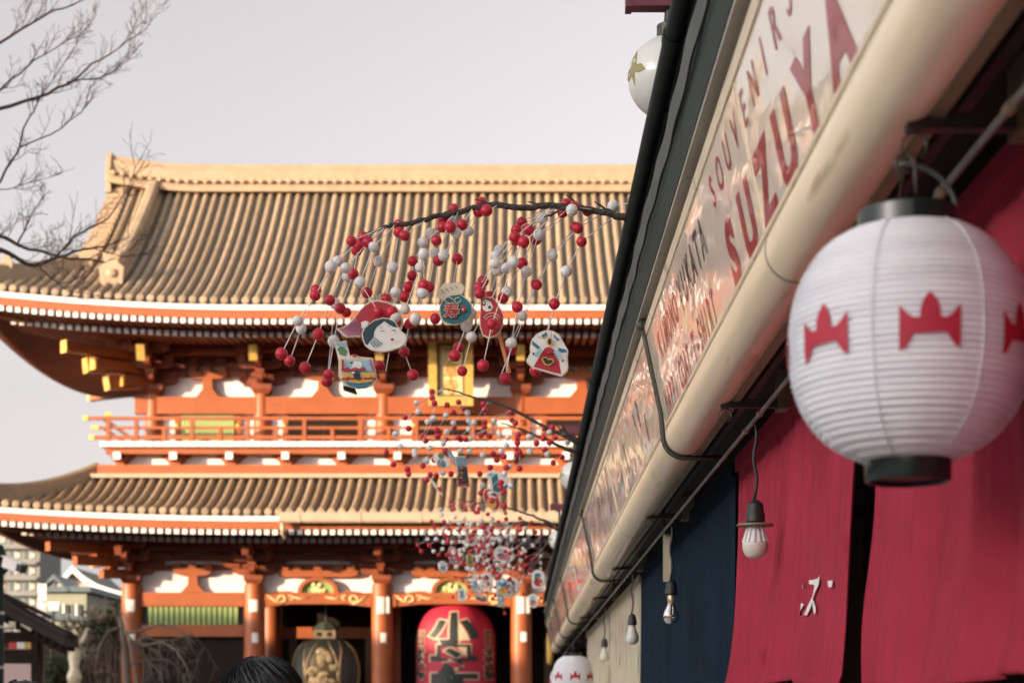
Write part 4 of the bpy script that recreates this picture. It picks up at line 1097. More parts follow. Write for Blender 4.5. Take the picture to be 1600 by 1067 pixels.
# ---- globes hung from maroon arms above the gutter
for y, xt, az, lab in ((4.26, .268, .172, 'white glass globe with leaf emblem under maroon arm, highest above the gutter'),
                   (11.6, .29, .285, 'white glass globe showing past the gutter near the second decorated branch'),
                   (16.0, .29, .28, 'farthest small white globe beside the third decorated branch')):
    t = thing('globe_lamp', lab, 'lamp', (.372, y, EYE+1.57), 'globe lamps along the eave')
    a = obj('arm', MB().box(-.372+xt, .55, -.022, .022, az, az+.057), 'maroon', t, local=True)
    obj('arm_cap', MB().box(-.372+xt-.004, -.372+xt+.012, -.025, .025, az-.003, az+.06), 'maroon', a, local=True)
    obj('post', MB().box(.50, .55, -.025, .025, -.12, az), 'maroon', t, local=True)
    obj('neck', MB().lathe([(.018,.095),(.030,.10),(.030,.13),(.012,.14),(.010,az)], (0,0,0), 14), 'iron', t, local=True)
    gl = obj('globe', MB().ball((0,0,0), .102, 32, 20), 'globe', t, local=True, smooth=True)
    pts = [(-.004,.050),(.010,.030),(.014,.008),(.034,.004),(.046,-.012),(.024,-.014),(.008,-.008),(.002,-.040),(-.006,-.012),(-.030,-.020),(-.044,-.008),(-.024,.004),(-.008,.008),(-.012,.030)]
    def gf(p, q, tt):
        a_ = R(205)+p/.1; e = q/.1+.05; r = .1025+tt
        return (r*math.cos(e)*math.cos(a_), r*math.cos(e)*math.sin(a_), r*math.sin(e))
    obj('leaf_emblem', MB().prism(pts, gf, 0, .0012), 'leaf_emblem', gl, local=True)
#@@DECO
# ================================================================== DECORATED BRANCHES
ball_me = {}
def get_ball(c):
    if c not in ball_me:
        me_o = MB().ball((0,0,0), .0162, 16, 10)
        me = bpy.data.meshes.new('ball'); me.from_pydata(me_o.v, [], me_o.f)
        me.materials.append(M['ball_red' if c == 'r' else 'ball_white']); me.polygons.foreach_set('use_smooth', [True]*len(me.polygons))
        ball_me[c] = me
    return ball_me[c]
def add_strand(br, pts, name='string', r=.0014):
    """pts: first the anchor then (point, colour); makes one string with its balls as sub-parts"""
    line = [pts[0][0]]
    for (a, _), (b, _) in zip(pts, pts[1:]):
        a = Vector(a); b = Vector(b); L = (b-a).length
        for k in (1, 2): line.append(a.lerp(b, k/3)-Vector((0, 0, .03*L*(.22 if k else 0))))
        line.append(b)
    s = obj(name, MB().tube(line, r, 4, False), 'string', br)
    off = br.location
    for p, c in pts[1:]:
        if c in 'rw':
            o = bpy.data.objects.new('ball', get_ball(c)); COL.objects.link(o); o.parent = s
            o.location = Vector(p)-off; k = rnd.uniform(.92, 1.07); o.scale = (k, k, k*rnd.uniform(.95, 1.04))
    return s
def branch_wood(br, line, r0, r1, name='branch', twigs=0, seed=1):
    rb = random.Random(seed)
    pts = []
    for a, b in zip(line, line[1:]):
        a = Vector(a); b = Vector(b)
        for k in range(4): pts.append(a.lerp(b, k/4)+Vector((0, rb.uniform(-.004, .004), rb.uniform(-.0035, .0035))))
    pts.append(Vector(line[-1])); n = len(pts)
    rads = [r0+(r1-r0)*i/(n-1)+rb.uniform(-.0006, .0012) for i in range(n)]
    w = obj(name, MB().tube(pts, rads, 8), 'bark', br, smooth=True)
    for k in range(twigs):
        i = rb.randrange(2, n-1); p = pts[i]; d = (pts[i]-pts[i-1]).normalized()
        e = p+d*rb.uniform(.02, .05)+Vector((0, rb.uniform(-.02, .02), rb.uniform(-.02, .03)))
        obj('twig', MB().tube([p, p.lerp(e, .5)+Vector((0,0,.003)), e], [.004, .003, .0015], 5), 'bark', br)
    return pts
Yb = 4.84
b1 = thing('decorated_branch', 'nearest branch strung with large red and white balls and paper charms', 'branch decoration', tuple(P(972, 338, Yb)), 'ball-strung branches hung out from the eave')
bl1 = [P(u, v, Yb) for u, v in ((985,342),(940,331),(905,324),(880,322),(850,323),(815,324),(775,321),(740,325),(700,335),(655,345),(610,352))]
branch_wood(b1, bl1, .0100, .0070, twigs=8, seed=3)
branch_wood(b1, [P(u, v, Yb) for u, v in ((612,351),(595,356),(570,366))], .005, .0015, 'twig')
branch_wood(b1, [P(u, v, Yb-.02) for u, v in ((890,322),(870,330),(850,340))], .005, .002, 'twig')
ST = [
 'a600,354 r548,377 w517,416 r492,462 w466,502 r439,552', 'a603,352 r567,369 w527,409 r494,454 w471,513 r453,564',
 'a608,351 r575,379 w541,418 r516,469 r497,522 r477,574', 'a612,350 r557,391 w543,431 w523,474 r511,595',
 'a615,349 r561,386 r553,428 r531,481 w522,533 r513,586', 'a622,347 w584,386 w562,442 r591,487',
 'a640,348 r624,352 w592,408 r574,458 r541,487', 'a650,346 r624,362 w613,417 r604,466 x600,470',
 'a668,342 r633,369 w619,457 r613,488 w617,496 x604,500', 'a700,334 r692,342 w673,363 r645,408 r644,430 r639,447 r632,463',
 'a712,332 r692,355 w661,379 w657,417 w632,483 r640,505 r632,550 r646,586', 'a716,331 r703,354 r682,376 w661,398 r662,446 w661,457 w648,498',
 'a728,327 r710,327 w714,340 w680,396 r670,448', 'a738,326 r723,352 w712,365 w693,398', 'a755,322 w733,362 r714,405 x708,444',
 'a772,320 r752,316 r748,331 r684,408 r679,497', 'a780,320 r761,329',
 'a855,323 r815,347 w780,390 r755,440 w737,490 w730,503 r717,543', 'a858,323 r807,360 w775,401 r750,449 w729,509 r711,556',
 'a862,323 r804,371 w773,411 r750,459', 'a866,323 r805,376 w777,423 r766,465', 'a870,323 r827,360 w792,420 w737,527 r722,579',
 'a880,322 r818,378 w801,410 r769,507 r755,571', 'a884,322 w848,341 r815,411 w791,457 r787,466', 'a892,322 w842,366 w822,425 r809,480 w799,535 r790,592',
 'a900,323 r838,374', 'a925,327 r885,319 r879,333', 'a930,328 r897,324 w893,328', 'a935,329 r899,354 w863,396 r837,444 w817,494 w798,536',
 'a942,331 r902,357 w864,399 r838,446 r799,546', 'a962,336 r909,377 w884,424 r867,475 x857,517', 'a985,318 w959,323 r917,330',
 'a598,500 r593,571', 'a802,540 x780,590', 'a866,476 r837,579', 'a608,552 x603,580']
for i, s in enumerate(ST):
    q = s.split(); pts = []
    dy = (.16*((i*7) % 11)/10-.08)
    for j, e in enumerate(q):
        u, v = e[1:].split(','); y = Yb+(0 if j == 0 and float(v) < 400 else dy*min(1, (j+1)/3))
        if e[0] == 'x': y = Yb-.03
        pts.append((P(float(u)+rnd.uniform(-1, 1), float(v)+rnd.uniform(-1, 1), y), e[0]))
    add_strand(b1, pts)

def auto_branch(label, Y, woods, reds, whites, sc, ox, oy, spread=.25, seed=0, r0=.010):
    b = thing('decorated_branch', label, 'branch decoration', tuple(P(*woods[0][0], Y)), 'ball-strung branches hung out from the eave')
    wp = []
    for k, w in enumerate(woods): wp += branch_wood(b, [P(u, v, Y) for u, v in w], r0, .003, twigs=4, seed=seed+k)
    wpx = [(812+p.x*F/p.y, 1105-(p.z-EYE)*F/p.y) for p in wp]
    balls = [(x/sc+ox, y/sc+oy, 'r') for x, y in reds]+[(x/sc+ox, y/sc+oy, 'w') for x, y in whites]
    balls.sort(key=lambda t: t[1])
    kids = {}; par = {}
    rb = random.Random(seed)
    for i, (u, v, c) in enumerate(balls):
        best = None
        for j in range(i):
            if j in kids: continue
            du = u-balls[j][0]; dv = v-balls[j][1]
            if dv < 6 or dv > 60 or du > 8 or du < -dv*1.3-6: continue
            d = math.hypot(du+dv*.35, dv*.8)
            if best is None or d < best[0]: best = (d, j)
        if best: kids[best[1]] = i; par[i] = best[1]
    for i in range(len(balls)):
        if i in par: continue
        ch = [i]
        while ch[-1] in kids: ch.append(kids[ch[-1]])
        u, v, c = balls[i]
        k = min(range(len(wp)), key=lambda q: math.hypot(wpx[q][0]-u-20, (wpx[q][1]-v+10)*1.0))
        dy = rb.uniform(-spread, spread)
        pts = [(wp[k], 'a')]+[(P(balls[q][0], balls[q][1], Y+dy*min(1, (n+1)/3)), balls[q][2]) for n, q in enumerate(ch)]
        add_strand(b, pts, r=.0012)
    return b
R2 = [(400,65),(402,115),(420,160),(175,280),(205,370),(525,175),(622,150),(660,203),(578,235),(830,165),(838,212),(1065,232),(1065,300),(1095,325),(838,318),(838,355),(585,360),(442,385),(447,432),(325,430),(348,472),(518,460),(620,443),(640,462),(682,462),(808,425),(878,435),(20,565),(78,668),(195,708),(205,748),(325,680),(420,632),(510,560),(385,755),(435,762),(355,797),(557,748),(910,582),(940,632),(1000,602),(885,692),(798,748),(1120,422),(1110,455),(1112,490),(1108,540),(1130,570),(1115,588),(1130,703),(1020,695),(1270,493),(1340,368),(1355,360),(1400,362),(1330,450),(1425,448),(1378,487),(1340,545),(1410,655),(1485,608),(975,820),(975,860),(995,900),(810,905),(855,905),(898,970),(1003,1012),(640,640)]
W2 = [(270,155),(287,230),(95,415),(137,517),(255,560),(258,590),(355,635),(380,530),(365,312),(412,285),(515,262),(578,325),(525,393),(695,240),(708,305),(747,322),(708,375),(718,457),(495,490),(915,305),(965,425),(1032,447),(1020,510),(975,558),(822,588),(637,555),(712,558),(1210,440),(1230,435),(1213,562),(1363,580),(1378,402),(1528,485),(1045,690),(1005,745),(1055,850),(820,845),(490,740)]
auto_branch('second branch with red and white balls before the gate balcony', 8.9,
    [[(905,694),(870,675),(830,655),(790,634),(755,625),(725,615),(693,607)], [(905,710),(870,694),(840,681),(815,671),(783,661)], [(905,688),(885,676),(872,667)]], R2, W2, 5.333, 600, 600, .3, 21, .0105)
R3 = [(183,290),(205,330),(285,293),(68,488),(97,540),(163,488),(295,405),(318,463),(243,568),(312,568),(327,352),(347,125),(355,155),(368,185),(455,140),(460,170),(470,195),(545,143),(525,190),(580,185),(550,215),(570,215),(652,230),(740,295),(805,270),(800,222),(920,265),(775,350),(915,325),(920,365),(1015,300),(1050,380),(595,335),(585,455),(662,440),(580,520),(575,545),(445,640),(400,645),(570,640),(680,555),(740,555),(797,540),(835,555),(920,575),(1025,610),(705,710),(740,757),(835,770),(880,690),(1000,700),(405,360),(500,415)]
W3 = [(123,385),(150,437),(223,385),(283,462),(275,520),(355,463),(418,408),(400,352),(478,315),(513,312),(575,315),(413,305),(325,295),(255,190),(268,237),(380,255),(458,270),(652,355),(712,440),(755,450),(698,475),(805,418),(848,402),(850,440),(808,378),(1028,490),(610,537),(650,535),(590,580),(628,640),(668,665),(745,655),(770,640),(830,660),(790,630),(865,580),(420,530),(425,565),(455,520),(480,490),(535,580),(390,670),(692,270),(595,285)]
r3 = random.Random(9)
R3 += [(min(960, max(200, r3.gauss(600, 190))), r3.uniform(300, 700)) for _ in range(34)]; W3 += [(min(960, max(200, r3.gauss(600, 190))), r3.uniform(300, 690)) for _ in range(34)]
auto_branch('third branch with small red and white balls low over the lane', 12.5,
    [[(872,822),(850,813),(825,803),(800,795),(775,790),(745,785),(715,781)], [(872,828),(850,819),(820,815),(795,816)]], R3, W3, 5.335, 640, 760, .4, 31, .0095)
r4 = random.Random(5)
R4 = [(r4.gauss(772, 34), r4.uniform(835, 938)) for _ in range(84)]; W4 = [(r4.gauss(775, 34), r4.uniform(830, 925)) for _ in range(66)]
R4 = [(min(845, max(700, u)), v) for u, v in R4]+[(789,958)]; W4 = [(min(845, max(700, u)), v) for u, v in W4]
auto_branch('farthest branch with a dense bunch of tiny balls, just above the gate opening', 16.8,
    [[(862,868),(845,860),(825,850),(800,842),(770,838),(745,840)]], R4, W4, 1.0, 0, 0, .6, 41, .0095)

# ---- paper charms hanging from the strings
def charm(name, label, u, v, Y, layers, rot=0.0, yaw=0.0, scale=1.0, grp=None):
    """layers: (part name, material, outline in photo pixels round (u, v), v down); stacked like printed card"""
    k = Y/F*scale
    t = thing(name, label, 'paper charm', tuple(P(u, v, Y)), grp or 'paper charms hanging on the branches')
    t.rotation_euler = (0, rot, yaw)
    base = None
    for i, (nm, m, poly) in enumerate(layers):
        d0 = -.0011*i; th = .004 if i == 0 else .0008
        mb = MB().prism([((a)*k, -(b)*k) for a, b in poly], lambda a, b, q: (a, q, b), d0-(.0 if i == 0 else .0014), d0-(.0 if i == 0 else .0014)+th)
        o = obj(nm, mb, m, t if base is None else base, local=True)
        if base is None: base = o
    return t
def ell(cx, cy, rx, ry, n=20, a0=0, a1=2*PI, rot=0):
    out = []
    for i in range(n):
        a = a0+(a1-a0)*i/(n if a1-a0 > 6.2 else n-1); x = rx*math.cos(a); y = ry*math.sin(a)
        out.append((cx+x*math.cos(rot)-y*math.sin(rot), cy+x*math.sin(rot)+y*math.cos(rot)))
    return out
def arc_line(cx, cy, rx, ry, a0, a1, w, n=10, rot=0):
    return ell(cx, cy, rx, ry, n, a0, a1, rot)+list(reversed(ell(cx, cy, rx-w, ry-w, n, a0, a1, rot)))
def grow(poly, f):
    cx = sum(p[0] for p in poly)/len(poly); cy = sum(p[1] for p in poly)/len(poly)
    return [(cx+(a-cx)*f, cy+(b-cy)*f) for a, b in poly]
def seg(x0, y0, x1, y1, w): 
    L = math.hypot(x1-x0, y1-y0); nx, ny = -(y1-y0)/L*w/2, (x1-x0)/L*w/2
    return [(x0+nx, y0+ny), (x1+nx, y1+ny), (x1-nx, y1-ny), (x0-nx, y0-ny)]
def Cpx(pts, u, v, ox=420, oy=440, s=5.614): return [(x/s+ox-u, y/s+oy-v) for x, y in pts]
# round white woman's face
u, v = 600, 522
faceo = Cpx([(880,375),(930,340),(1000,320),(1060,328),(1110,355),(1135,400),(1165,440),(1195,462),(1210,500),(1195,545),(1150,578),(1090,598),(1030,612),(960,612),(895,595),(850,560),(828,510),(820,455),(840,410)], u, v)
hair = Cpx([(880,378),(930,345),(1000,325),(1055,332),(1105,358),(1130,405),(1090,398),(1060,380),(1030,360),(1015,348),(985,372),(945,402),(925,440),(920,485),(885,530),(865,560),(848,545),(832,505),(825,455),(845,412)], u, v)
layers = [('card', 'print_cream', grow(faceo, 1.035)), ('face', 'print_white', grow(faceo, .985)), ('hair', 'navy', hair)]
for k in range(4):
    layers.append(('hair_strand', 'print_grey', Cpx([(918-10*k,492+14*k),(925-10*k,488+14*k),(1000-22*k,545+10*k),(990-22*k,556+10*k)], u, v)))
for e in (Cpx([(975,408),(1000,398),(1002,404),(978,414)], u, v), Cpx([(1050,388),(1068,394),(1066,399),(1050,393)], u, v)): layers.append(('brow', 'print_grey', e))
for e in (Cpx([(975,446),(990,437),(1008,436),(1026,446),(1008,441),(992,442)], u, v), Cpx([(1070,440),(1090,431),(1108,434),(1124,447),(1106,440),(1090,438)], u, v)): layers.append(('eye', 'print_black', e))
layers.append(('mouth', 'print_red', Cpx([(1068,512),(1080,506),(1090,508),(1098,504),(1104,516),(1092,524),(1088,534),(1078,524)], u, v)))
charm('woman_face_charm', 'cut-out paper charm of a round white woman\'s face with dark blue hair', u, v, Yb-.10, layers)
# sea bream with fan tail behind the face
u, v = 582, 495
body = Cpx([(600,408),(650,400),(700,370),(750,310),(800,250),(850,200),(900,170),(960,165),(1040,180),(1100,210),(1140,250),(1165,310),(1172,370),(1150,420),(1000,430),(850,440),(800,480),(740,478),(690,486),(640,450)], u, v)
layers = [('card', 'print_cream', grow(body, 1.04)), ('body', 'print_red', Cpx([(760,320),(800,262),(850,212),(900,182),(960,177),(1040,192),(1095,220),(1132,258),(1155,315),(1160,370),(1140,412),(1000,420),(850,430),(815,400),(780,360)], u, v)),
          ('tail', 'print_pink', Cpx([(612,412),(655,406),(705,376),(755,325),(785,370),(820,410),(840,440),(800,472),(740,470),(692,478),(648,445)], u, v))]
for k in range(6): layers.append(('fin_ray', 'print_black', Cpx(seg(765+k*10, 350+k*12, 660+k*28, 425+k*8, 4), u, v)))
layers.append(('belly', 'print_white', Cpx([(810,365),(850,350),(880,362),(860,400),(820,420)], u, v)))
charm('fish_charm', 'cut-out paper charm of a red fish with pink tail behind the white face', u, v, Yb-.02, layers)
fan = Cpx([(870,190),(895,150),(940,118),(1000,98),(1040,92),(1085,105),(1112,140),(1120,190),(1080,185),(1040,170),(960,165),(910,175)], u, v)
layers = [('card', 'print_cream', fan)]
for k in range(7): layers.append(('fan_rib', 'print_black', Cpx(seg(910+26*k, 168-4*k if k < 4 else 150, 895+30*k, 130-12*min(k, 4), 5), u, v)))
charm('fan_charm', 'small ribbed paper fan showing above the red fish', u, v, Yb+.02, layers)
# ship with a scene, and its tall tag
u, v = 559, 580
sh = Cpx([(615,668),(700,675),(730,645),(760,640),(790,660),(910,672),(930,760),(948,850),(915,905),(850,930),(780,938),(700,915),(650,880),(615,830)], u, v)
layers = [('card', 'print_cream', grow(sh, 1.03)), ('sky_print', 'print_lightblue', Cpx([(640,690),(900,690),(925,790),(640,790)], u, v)), ('hull', 'print_blue', Cpx([(660,880),(780,900),(915,882),(850,925),(780,932),(710,915)], u, v)),
          ('deck', 'print_gold', Cpx([(640,800),(930,800),(938,850),(905,880),(780,895),(665,872)], u, v)), ('rail_print', 'print_red', Cpx([(640,846),(935,842),(932,860),(640,864)], u, v)),
          ('sun_print', 'print_white', Cpx(ell(775, 735, 45, 36), u, v)), ('red_print', 'print_red', Cpx([(650,770),(700,752),(720,775),(760,755),(800,770),(845,752),(850,782),(650,788)], u, v)),
          ('tree_print', 'navy', Cpx([(740,800),(770,785),(800,805),(805,850),(785,870),(750,850)], u, v)), ('side_print', 'print_red', Cpx([(640,690),(660,690),(666,790),(640,790)], u, v)), ('side_print', 'print_pink', Cpx([(885,690),(902,690),(925,790),(905,790)], u, v)),
          ('knot_print', 'print_red', Cpx(ell(757, 658, 26, 12), u, v))]
for k in range(16):
    x = rnd.uniform(660, 915); y = rnd.uniform(700, 880); w = rnd.uniform(6, 18)
    layers.append(('speck', rnd.choice(['print_gold', 'print_white', 'print_green', 'print_red', 'navy', 'print_blue']), Cpx(ell(x, y, w, w*.5, 7), u, v)))
charm('ship_charm', 'brightly printed paper charm of a treasure ship with blue hull', u, v, Yb-.06, layers)
u, v = 545, 573
tg_ = Cpx([(570,535),(680,515),(712,650),(760,940),(782,998),(650,955),(648,900),(600,640)], u, v)
layers = [('card', 'print_white', tg_), ('pine_print', 'print_green', Cpx([(600,590),(640,560),(690,610),(670,655),(625,640)], u, v)), ('grey_print', 'print_lightblue', Cpx([(590,545),(672,528),(690,580),(610,570)], u, v)), ('dark_end', 'dark_wood', Cpx([(655,915),(752,930),(778,990),(658,952)], u, v))]
charm('tag_charm', 'long white paper tag with dark lower end behind the ship charm', u, v, Yb+.0, layers)
# lucky bag
def Dpx(pts, u, v): return Cpx(pts, u, v, 660, 430, 5.615)
u, v = 712, 478
bag = Dpx([(235,180),(330,168),(395,215),(432,265),(435,330),(400,385),(330,425),(250,432),(185,410),(155,350),(152,280),(175,225)], u, v)
neck = Dpx([(235,185),(200,205),(150,215),(122,180),(150,120),(190,70),(240,75),(300,65),(350,75),(370,115),(350,165),(300,172)], u, v)
layers = [('card', 'print_cream', grow(bag, 1.04)), ('neck', 'print_cream', neck), ('bag', 'teal', grow(bag, .96))]
for k in range(4): layers.append(('cord_print', 'print_black', Dpx(seg(285-40*k, 95+12*k, 315-42*k, 120+14*k, 5), u, v)))
for c in ((235, 225, 45, 30, .4), (310, 225, 32, 26, -.3)): layers.append(('bow_print', 'print_cream', Dpx(arc_line(c[0], c[1], c[2], c[3], 0, 5.6, 7, 12, c[4]), u, v)))
layers += [('flower_print', 'print_red', Dpx(ell(212, 358, 20, 24), u, v)), ('flower_print', 'print_red', Dpx(ell(360, 305, 24, 26), u, v)), ('flower_core', 'print_cream', Dpx(ell(355, 308, 9, 9, 8), u, v))]
lb = charm('bag_charm', 'blue-green paper lucky bag charm with a red character and cream neck', u, v, Yb-.05, layers)
k_ = Yb/F
for off, d, m, nm in ((.045, -.0125, 'print_cream', 'character_outline'), (.012, -.0138, 'print_red', 'character')):
    obj(nm, text_mb('寿', lambda x, y: (x*25*k_-6*k_, d, (y-.38)*25*k_-9*k_), 1.0, off), m, lb, local=True)
# daruma and its stick
u, v = 768, 496
dar = Dpx([(515,215),(560,195),(620,200),(650,240),(680,290),(708,350),(705,430),(680,490),(640,530),(580,548),(530,520),(508,450),(505,370),(512,300)], u, v)
layers = [('card', 'print_cream', grow(dar, 1.05)), ('robe', 'print_red', grow(dar, .97)), ('face', 'print_white', Dpx([(525,225),(560,215),(600,240),(622,280),(600,315),(560,322),(530,300)], u, v)),
          ('eye', 'print_black', Dpx(ell(540, 250, 15, 22), u, v)), ('eye', 'print_black', Dpx(ell(590, 285, 13, 14), u, v)), ('eye_spot', 'print_white', Dpx(ell(540, 250, 8, 11, 8), u, v))]
for k in range(3): layers.append(('fold_print', 'print_cream', Dpx(arc_line(610, 400+12*k, 75-16*k, 65-14*k, 3.4, 6.0, 5, 12), u, v)))
layers.append(('fold_print', 'print_cream', Dpx([(600,480),(612,495),(625,478),(614,508)], u, v)))
charm('doll_charm', 'red round-bottomed good luck doll charm with black and white face', u, v, Yb-.05, layers)
tag(obj('charm_stick', MB().tube([P(779, 515, Yb), P(796, 583, Yb-.02)], .006, 6), 'orange_stick'), 'thin orange stick hanging below the red doll charm', 'stick')
# house-shaped charm with heart
u, v = 857, 552
ho = Dpx([(955,590),(965,560),(1010,515),(1075,488),(1140,490),(1195,520),(1230,580),(1278,665),(1270,720),(1278,800),(1270,840),(1220,885),(1150,865),(1060,840),(975,815),(920,765),(915,745),(950,680),(945,640)], u, v)
layers = [('card', 'print_cream', grow(ho, 1.03)), ('ground_print', 'print_white', grow(ho, .985)), ('robe', 'print_red', Dpx([(975,805),(1040,690),(1075,640),(1150,650),(1195,740),(1218,868),(1150,855),(1060,828)], u, v)),
          ('roof_print', 'print_blue', Dpx([(960,575),(985,595),(1030,630),(1010,650),(962,612)], u, v)), ('roof_print', 'print_blue', Dpx([(1190,640),(1262,655),(1262,678),(1195,672)], u, v)),
          ('roof_print', 'print_blue', Dpx([(1040,535),(1085,505),(1095,515),(1060,550)], u, v)), ('roof_print', 'print_blue', Dpx([(1140,520),(1190,560),(1205,580),(1180,575)], u, v)),
          ('heart_edge', 'print_gold', Dpx([(1042,740),(1060,722),(1085,722),(1102,738),(1130,735),(1152,750),(1155,770),(1110,800),(1070,790)], u, v)), ('heart', 'print_black', Dpx([(1056,742),(1066,732),(1084,732),(1102,750),(1128,746),(1142,756),(1143,768),(1108,788),(1078,780)], u, v)),
          ('bell', 'print_gold', Dpx(ell(1115, 590, 26, 38), u, v)), ('bell_core', 'print_black', Dpx(ell(1115, 590, 14, 26), u, v)), ('head', 'print_red', Dpx(ell(1108, 668, 36, 30), u, v))]
for k in range(4):
    layers.append(('sleeve', 'print_lightblue', Dpx(ell(1035-12*k, 665+18*k, 24, 10, 10, rot=.5), u, v))); layers.append(('sleeve', 'print_lightblue', Dpx(ell(1168+12*k, 680+22*k, 24, 10, 10, rot=-.4), u, v)))
for a in ((1078,505,1095,560),(1130,505,1128,560),(1165,530,1150,570),(1010,560,1075,575),(1005,620,1008,660),(1240,690,1215,700)): layers.append(('line_print', 'print_black', Dpx(seg(*a, 4), u, v)))
layers += [('dot_print', 'print_black', Dpx(ell(975, 708, 9, 12, 8), u, v)), ('dot_print', 'print_black', Dpx(ell(1230, 768, 9, 12, 8), u, v))]
charm('house_charm', 'house-shaped paper charm with blue roof and black heart on red', u, v, Yb-.06, layers)
# charms on the farther branches
def oval_charm(name, label, u, v, Y, rx, ry, rot, c1_, c2_, c3_):
    o = ell(0, 0, rx*.85, ry*.85, 20, rot=rot)
    if name in ('tag_charm', 'slip_charm', 'ship_charm', 'house_charm', 'bag_charm'):
        o = [(-rx*.8, -ry*.6), (-rx*.2, -ry*.95), (rx*.45, -ry*.85), (rx*.8, -ry*.4), (rx*.75, ry*.7), (rx*.2, ry*.9), (-rx*.7, ry*.75)]
    lay = [('card', 'print_cream', grow(o, 1.12)), ('print_field', c1_, o), ('print_patch', c2_, ell(0, ry*.3, rx*.6, ry*.45, 12, rot=rot)), ('print_patch', c3_, ell(-rx*.1, -ry*.4, rx*.45, ry*.3, 10, rot=rot)), ('line_print', 'print_black', seg(-rx*.4, 0, rx*.4, ry*.1, 1.0))]
    for k in range(5): lay.append(('speck', rnd.choice(['print_gold', 'print_red', 'print_white', 'navy']), ell(rnd.uniform(-.5, .5)*rx, rnd.uniform(-.6, .6)*ry, rx*.12, ry*.1, 6)))
    return charm(name, label, u, v, Y, lay)
def Epx(pts, u, v): return Cpx(pts, u, v, 600, 600, 5.333)
u, v = 723, 735
layers = [('card', 'print_cream', Epx([(590,600),(680,600),(718,860),(612,858)], u, v)), ('tag_print', 'print_grey', Epx([(600,610),(675,610),(690,690),(608,690)], u, v)), ('red_end', 'print_red', Epx([(606,765),(700,765),(712,852),(618,850)], u, v)), ('ink_print', 'print_black', Epx([(615,690),(690,690),(704,830),(625,835)], u, v))]
for k in range(7): layers.append(('brush_print', 'print_gold' if k % 2 else 'print_red', Epx(ell(650+rnd.uniform(-20, 20), 680+k*20, 14, 5, 6), u, v)))
charm('tag_charm', 'tall paper tag with black and red print on the second branch', u, v, 8.85, layers)
charm('slip_charm', 'grey folded paper slip beside the tall black and red tag', 708, 717, 8.9, [('card', 'print_grey', Epx([(520,560),(550,545),(600,620),(605,690),(575,660),(540,600)], 708, 717)), ('line_print', 'print_white', Epx(seg(540, 575, 590, 650, 6), 708, 717))])
oval_charm('oval_charm', 'grey-green oval paper charm left on the second branch', 690, 719, 8.9, 10, 17, -.9, 'print_white', 'print_grey', 'print_green')
charm('blade_charm', 'narrow pale paper charm edge-on, lowest left on the second branch', 683, 762, 8.9, [('card', 'print_cream', Epx([(375,790),(395,785),(470,870),(495,930),(470,920),(420,860)], 683, 762)), ('print_patch', 'print_red', Epx([(440,862),(478,855),(482,890),(470,900)], 683, 762))])
u, v = 775, 752
fsh = Epx([(855,740),(900,722),(950,730),(1010,760),(1045,790),(1030,860),(1000,900),(950,940),(905,930),(885,860),(870,800)], u, v)
charm('bird_charm', 'blue and white bird-shaped paper charm on the second branch', u, v, 8.85, [('card', 'print_white', grow(fsh, 1.04)), ('wing', 'teal', Epx([(895,770),(940,745),(955,800),(980,850),(960,900),(910,890)], u, v)), ('head', 'print_lightblue', Epx(ell(895, 755, 30, 18), u, v)), ('eye', 'print_black', Epx(ell(890, 752, 8, 4, 8), u, v)), ('belly', 'print_gold', Epx(ell(925, 920, 28, 14), u, v)), ('wing', 'print_blue', Epx([(1000,850),(1035,830),(1020,880),(1000,895)], u, v)), ('beak', 'print_red', Epx(ell(990, 900, 22, 18), u, v))])
oval_charm('doll_charm', 'red doll charm with cream rim, lowest on the second branch', 768, 780, 8.8, 12, 20, -.5, 'print_red', 'print_gold', 'print_white')
far = [('oval_charm', 'small pale oval charm at the left of the third branch', 692, 885, 12.5, 8, 10, -.4, 'print_white', 'print_grey', 'print_lightblue'),
 ('doll_charm', 'small red doll charm with pale head on the third branch', 709, 868, 12.5, 9, 16, -.3, 'print_red', 'print_pink', 'print_white'),
 ('bag_charm', 'round cream charm in the middle of the third branch', 737, 842, 12.5, 11, 11, 0, 'print_cream', 'print_lightblue', 'print_gold'),
 ('fish_charm', 'white fish charm with pink tail on the third branch', 787, 866, 12.4, 18, 13, .3, 'print_white', 'print_pink', 'print_lightblue'),
 ('pine_charm', 'yellow and green charm hanging low in the third branch', 734, 875, 12.5, 6, 12, 0, 'print_gold', 'print_green', 'print_green'),
 ('tag_charm', 'pale rectangular charm above the carved gate beam', 722, 929, 16.6, 8, 10, .4, 'print_white', 'print_lightblue', 'print_grey'),
 ('blade_charm', 'flat grey-red charm hanging under the farthest branch', 752, 934, 16.7, 12, 6, .4, 'print_grey', 'print_red', 'print_cream'),
 ('slip_charm', 'tall grey-blue slip charm on the farthest branch', 742, 910, 16.7, 5, 14, .2, 'print_lightblue', 'print_grey', 'print_white'),
 ('ship_charm', 'square bright blue and gold charm on the farthest branch', 787, 918, 16.6, 15, 15, 0, 'print_lightblue', 'print_gold', 'print_blue'),
 ('woman_face_charm', 'round pale face charm with black hair on the farthest branch', 800, 917, 16.7, 13, 16, .2, 'print_white', 'print_white', 'print_black'),
 ('house_charm', 'pale house charm with red base next to the stall gutter', 841, 905, 16.0, 12, 15, 0, 'print_white', 'print_red', 'print_blue'),
 ('house_charm', 'pale pink-edged charm before the white column notice', 833, 938, 16.0, 9, 11, 0, 'print_white', 'print_pink', 'print_lightblue'),
 ('tag_charm', 'square white charm with red print over the beam flowers', 760, 908, 16.7, 13, 14, 0, 'print_white', 'print_cream', 'print_red'),
 ('slip_charm', 'thin grey slip charm left of the column notices', 782, 938, 16.6, 6, 10, .1, 'print_grey', 'print_lightblue', 'print_white')]
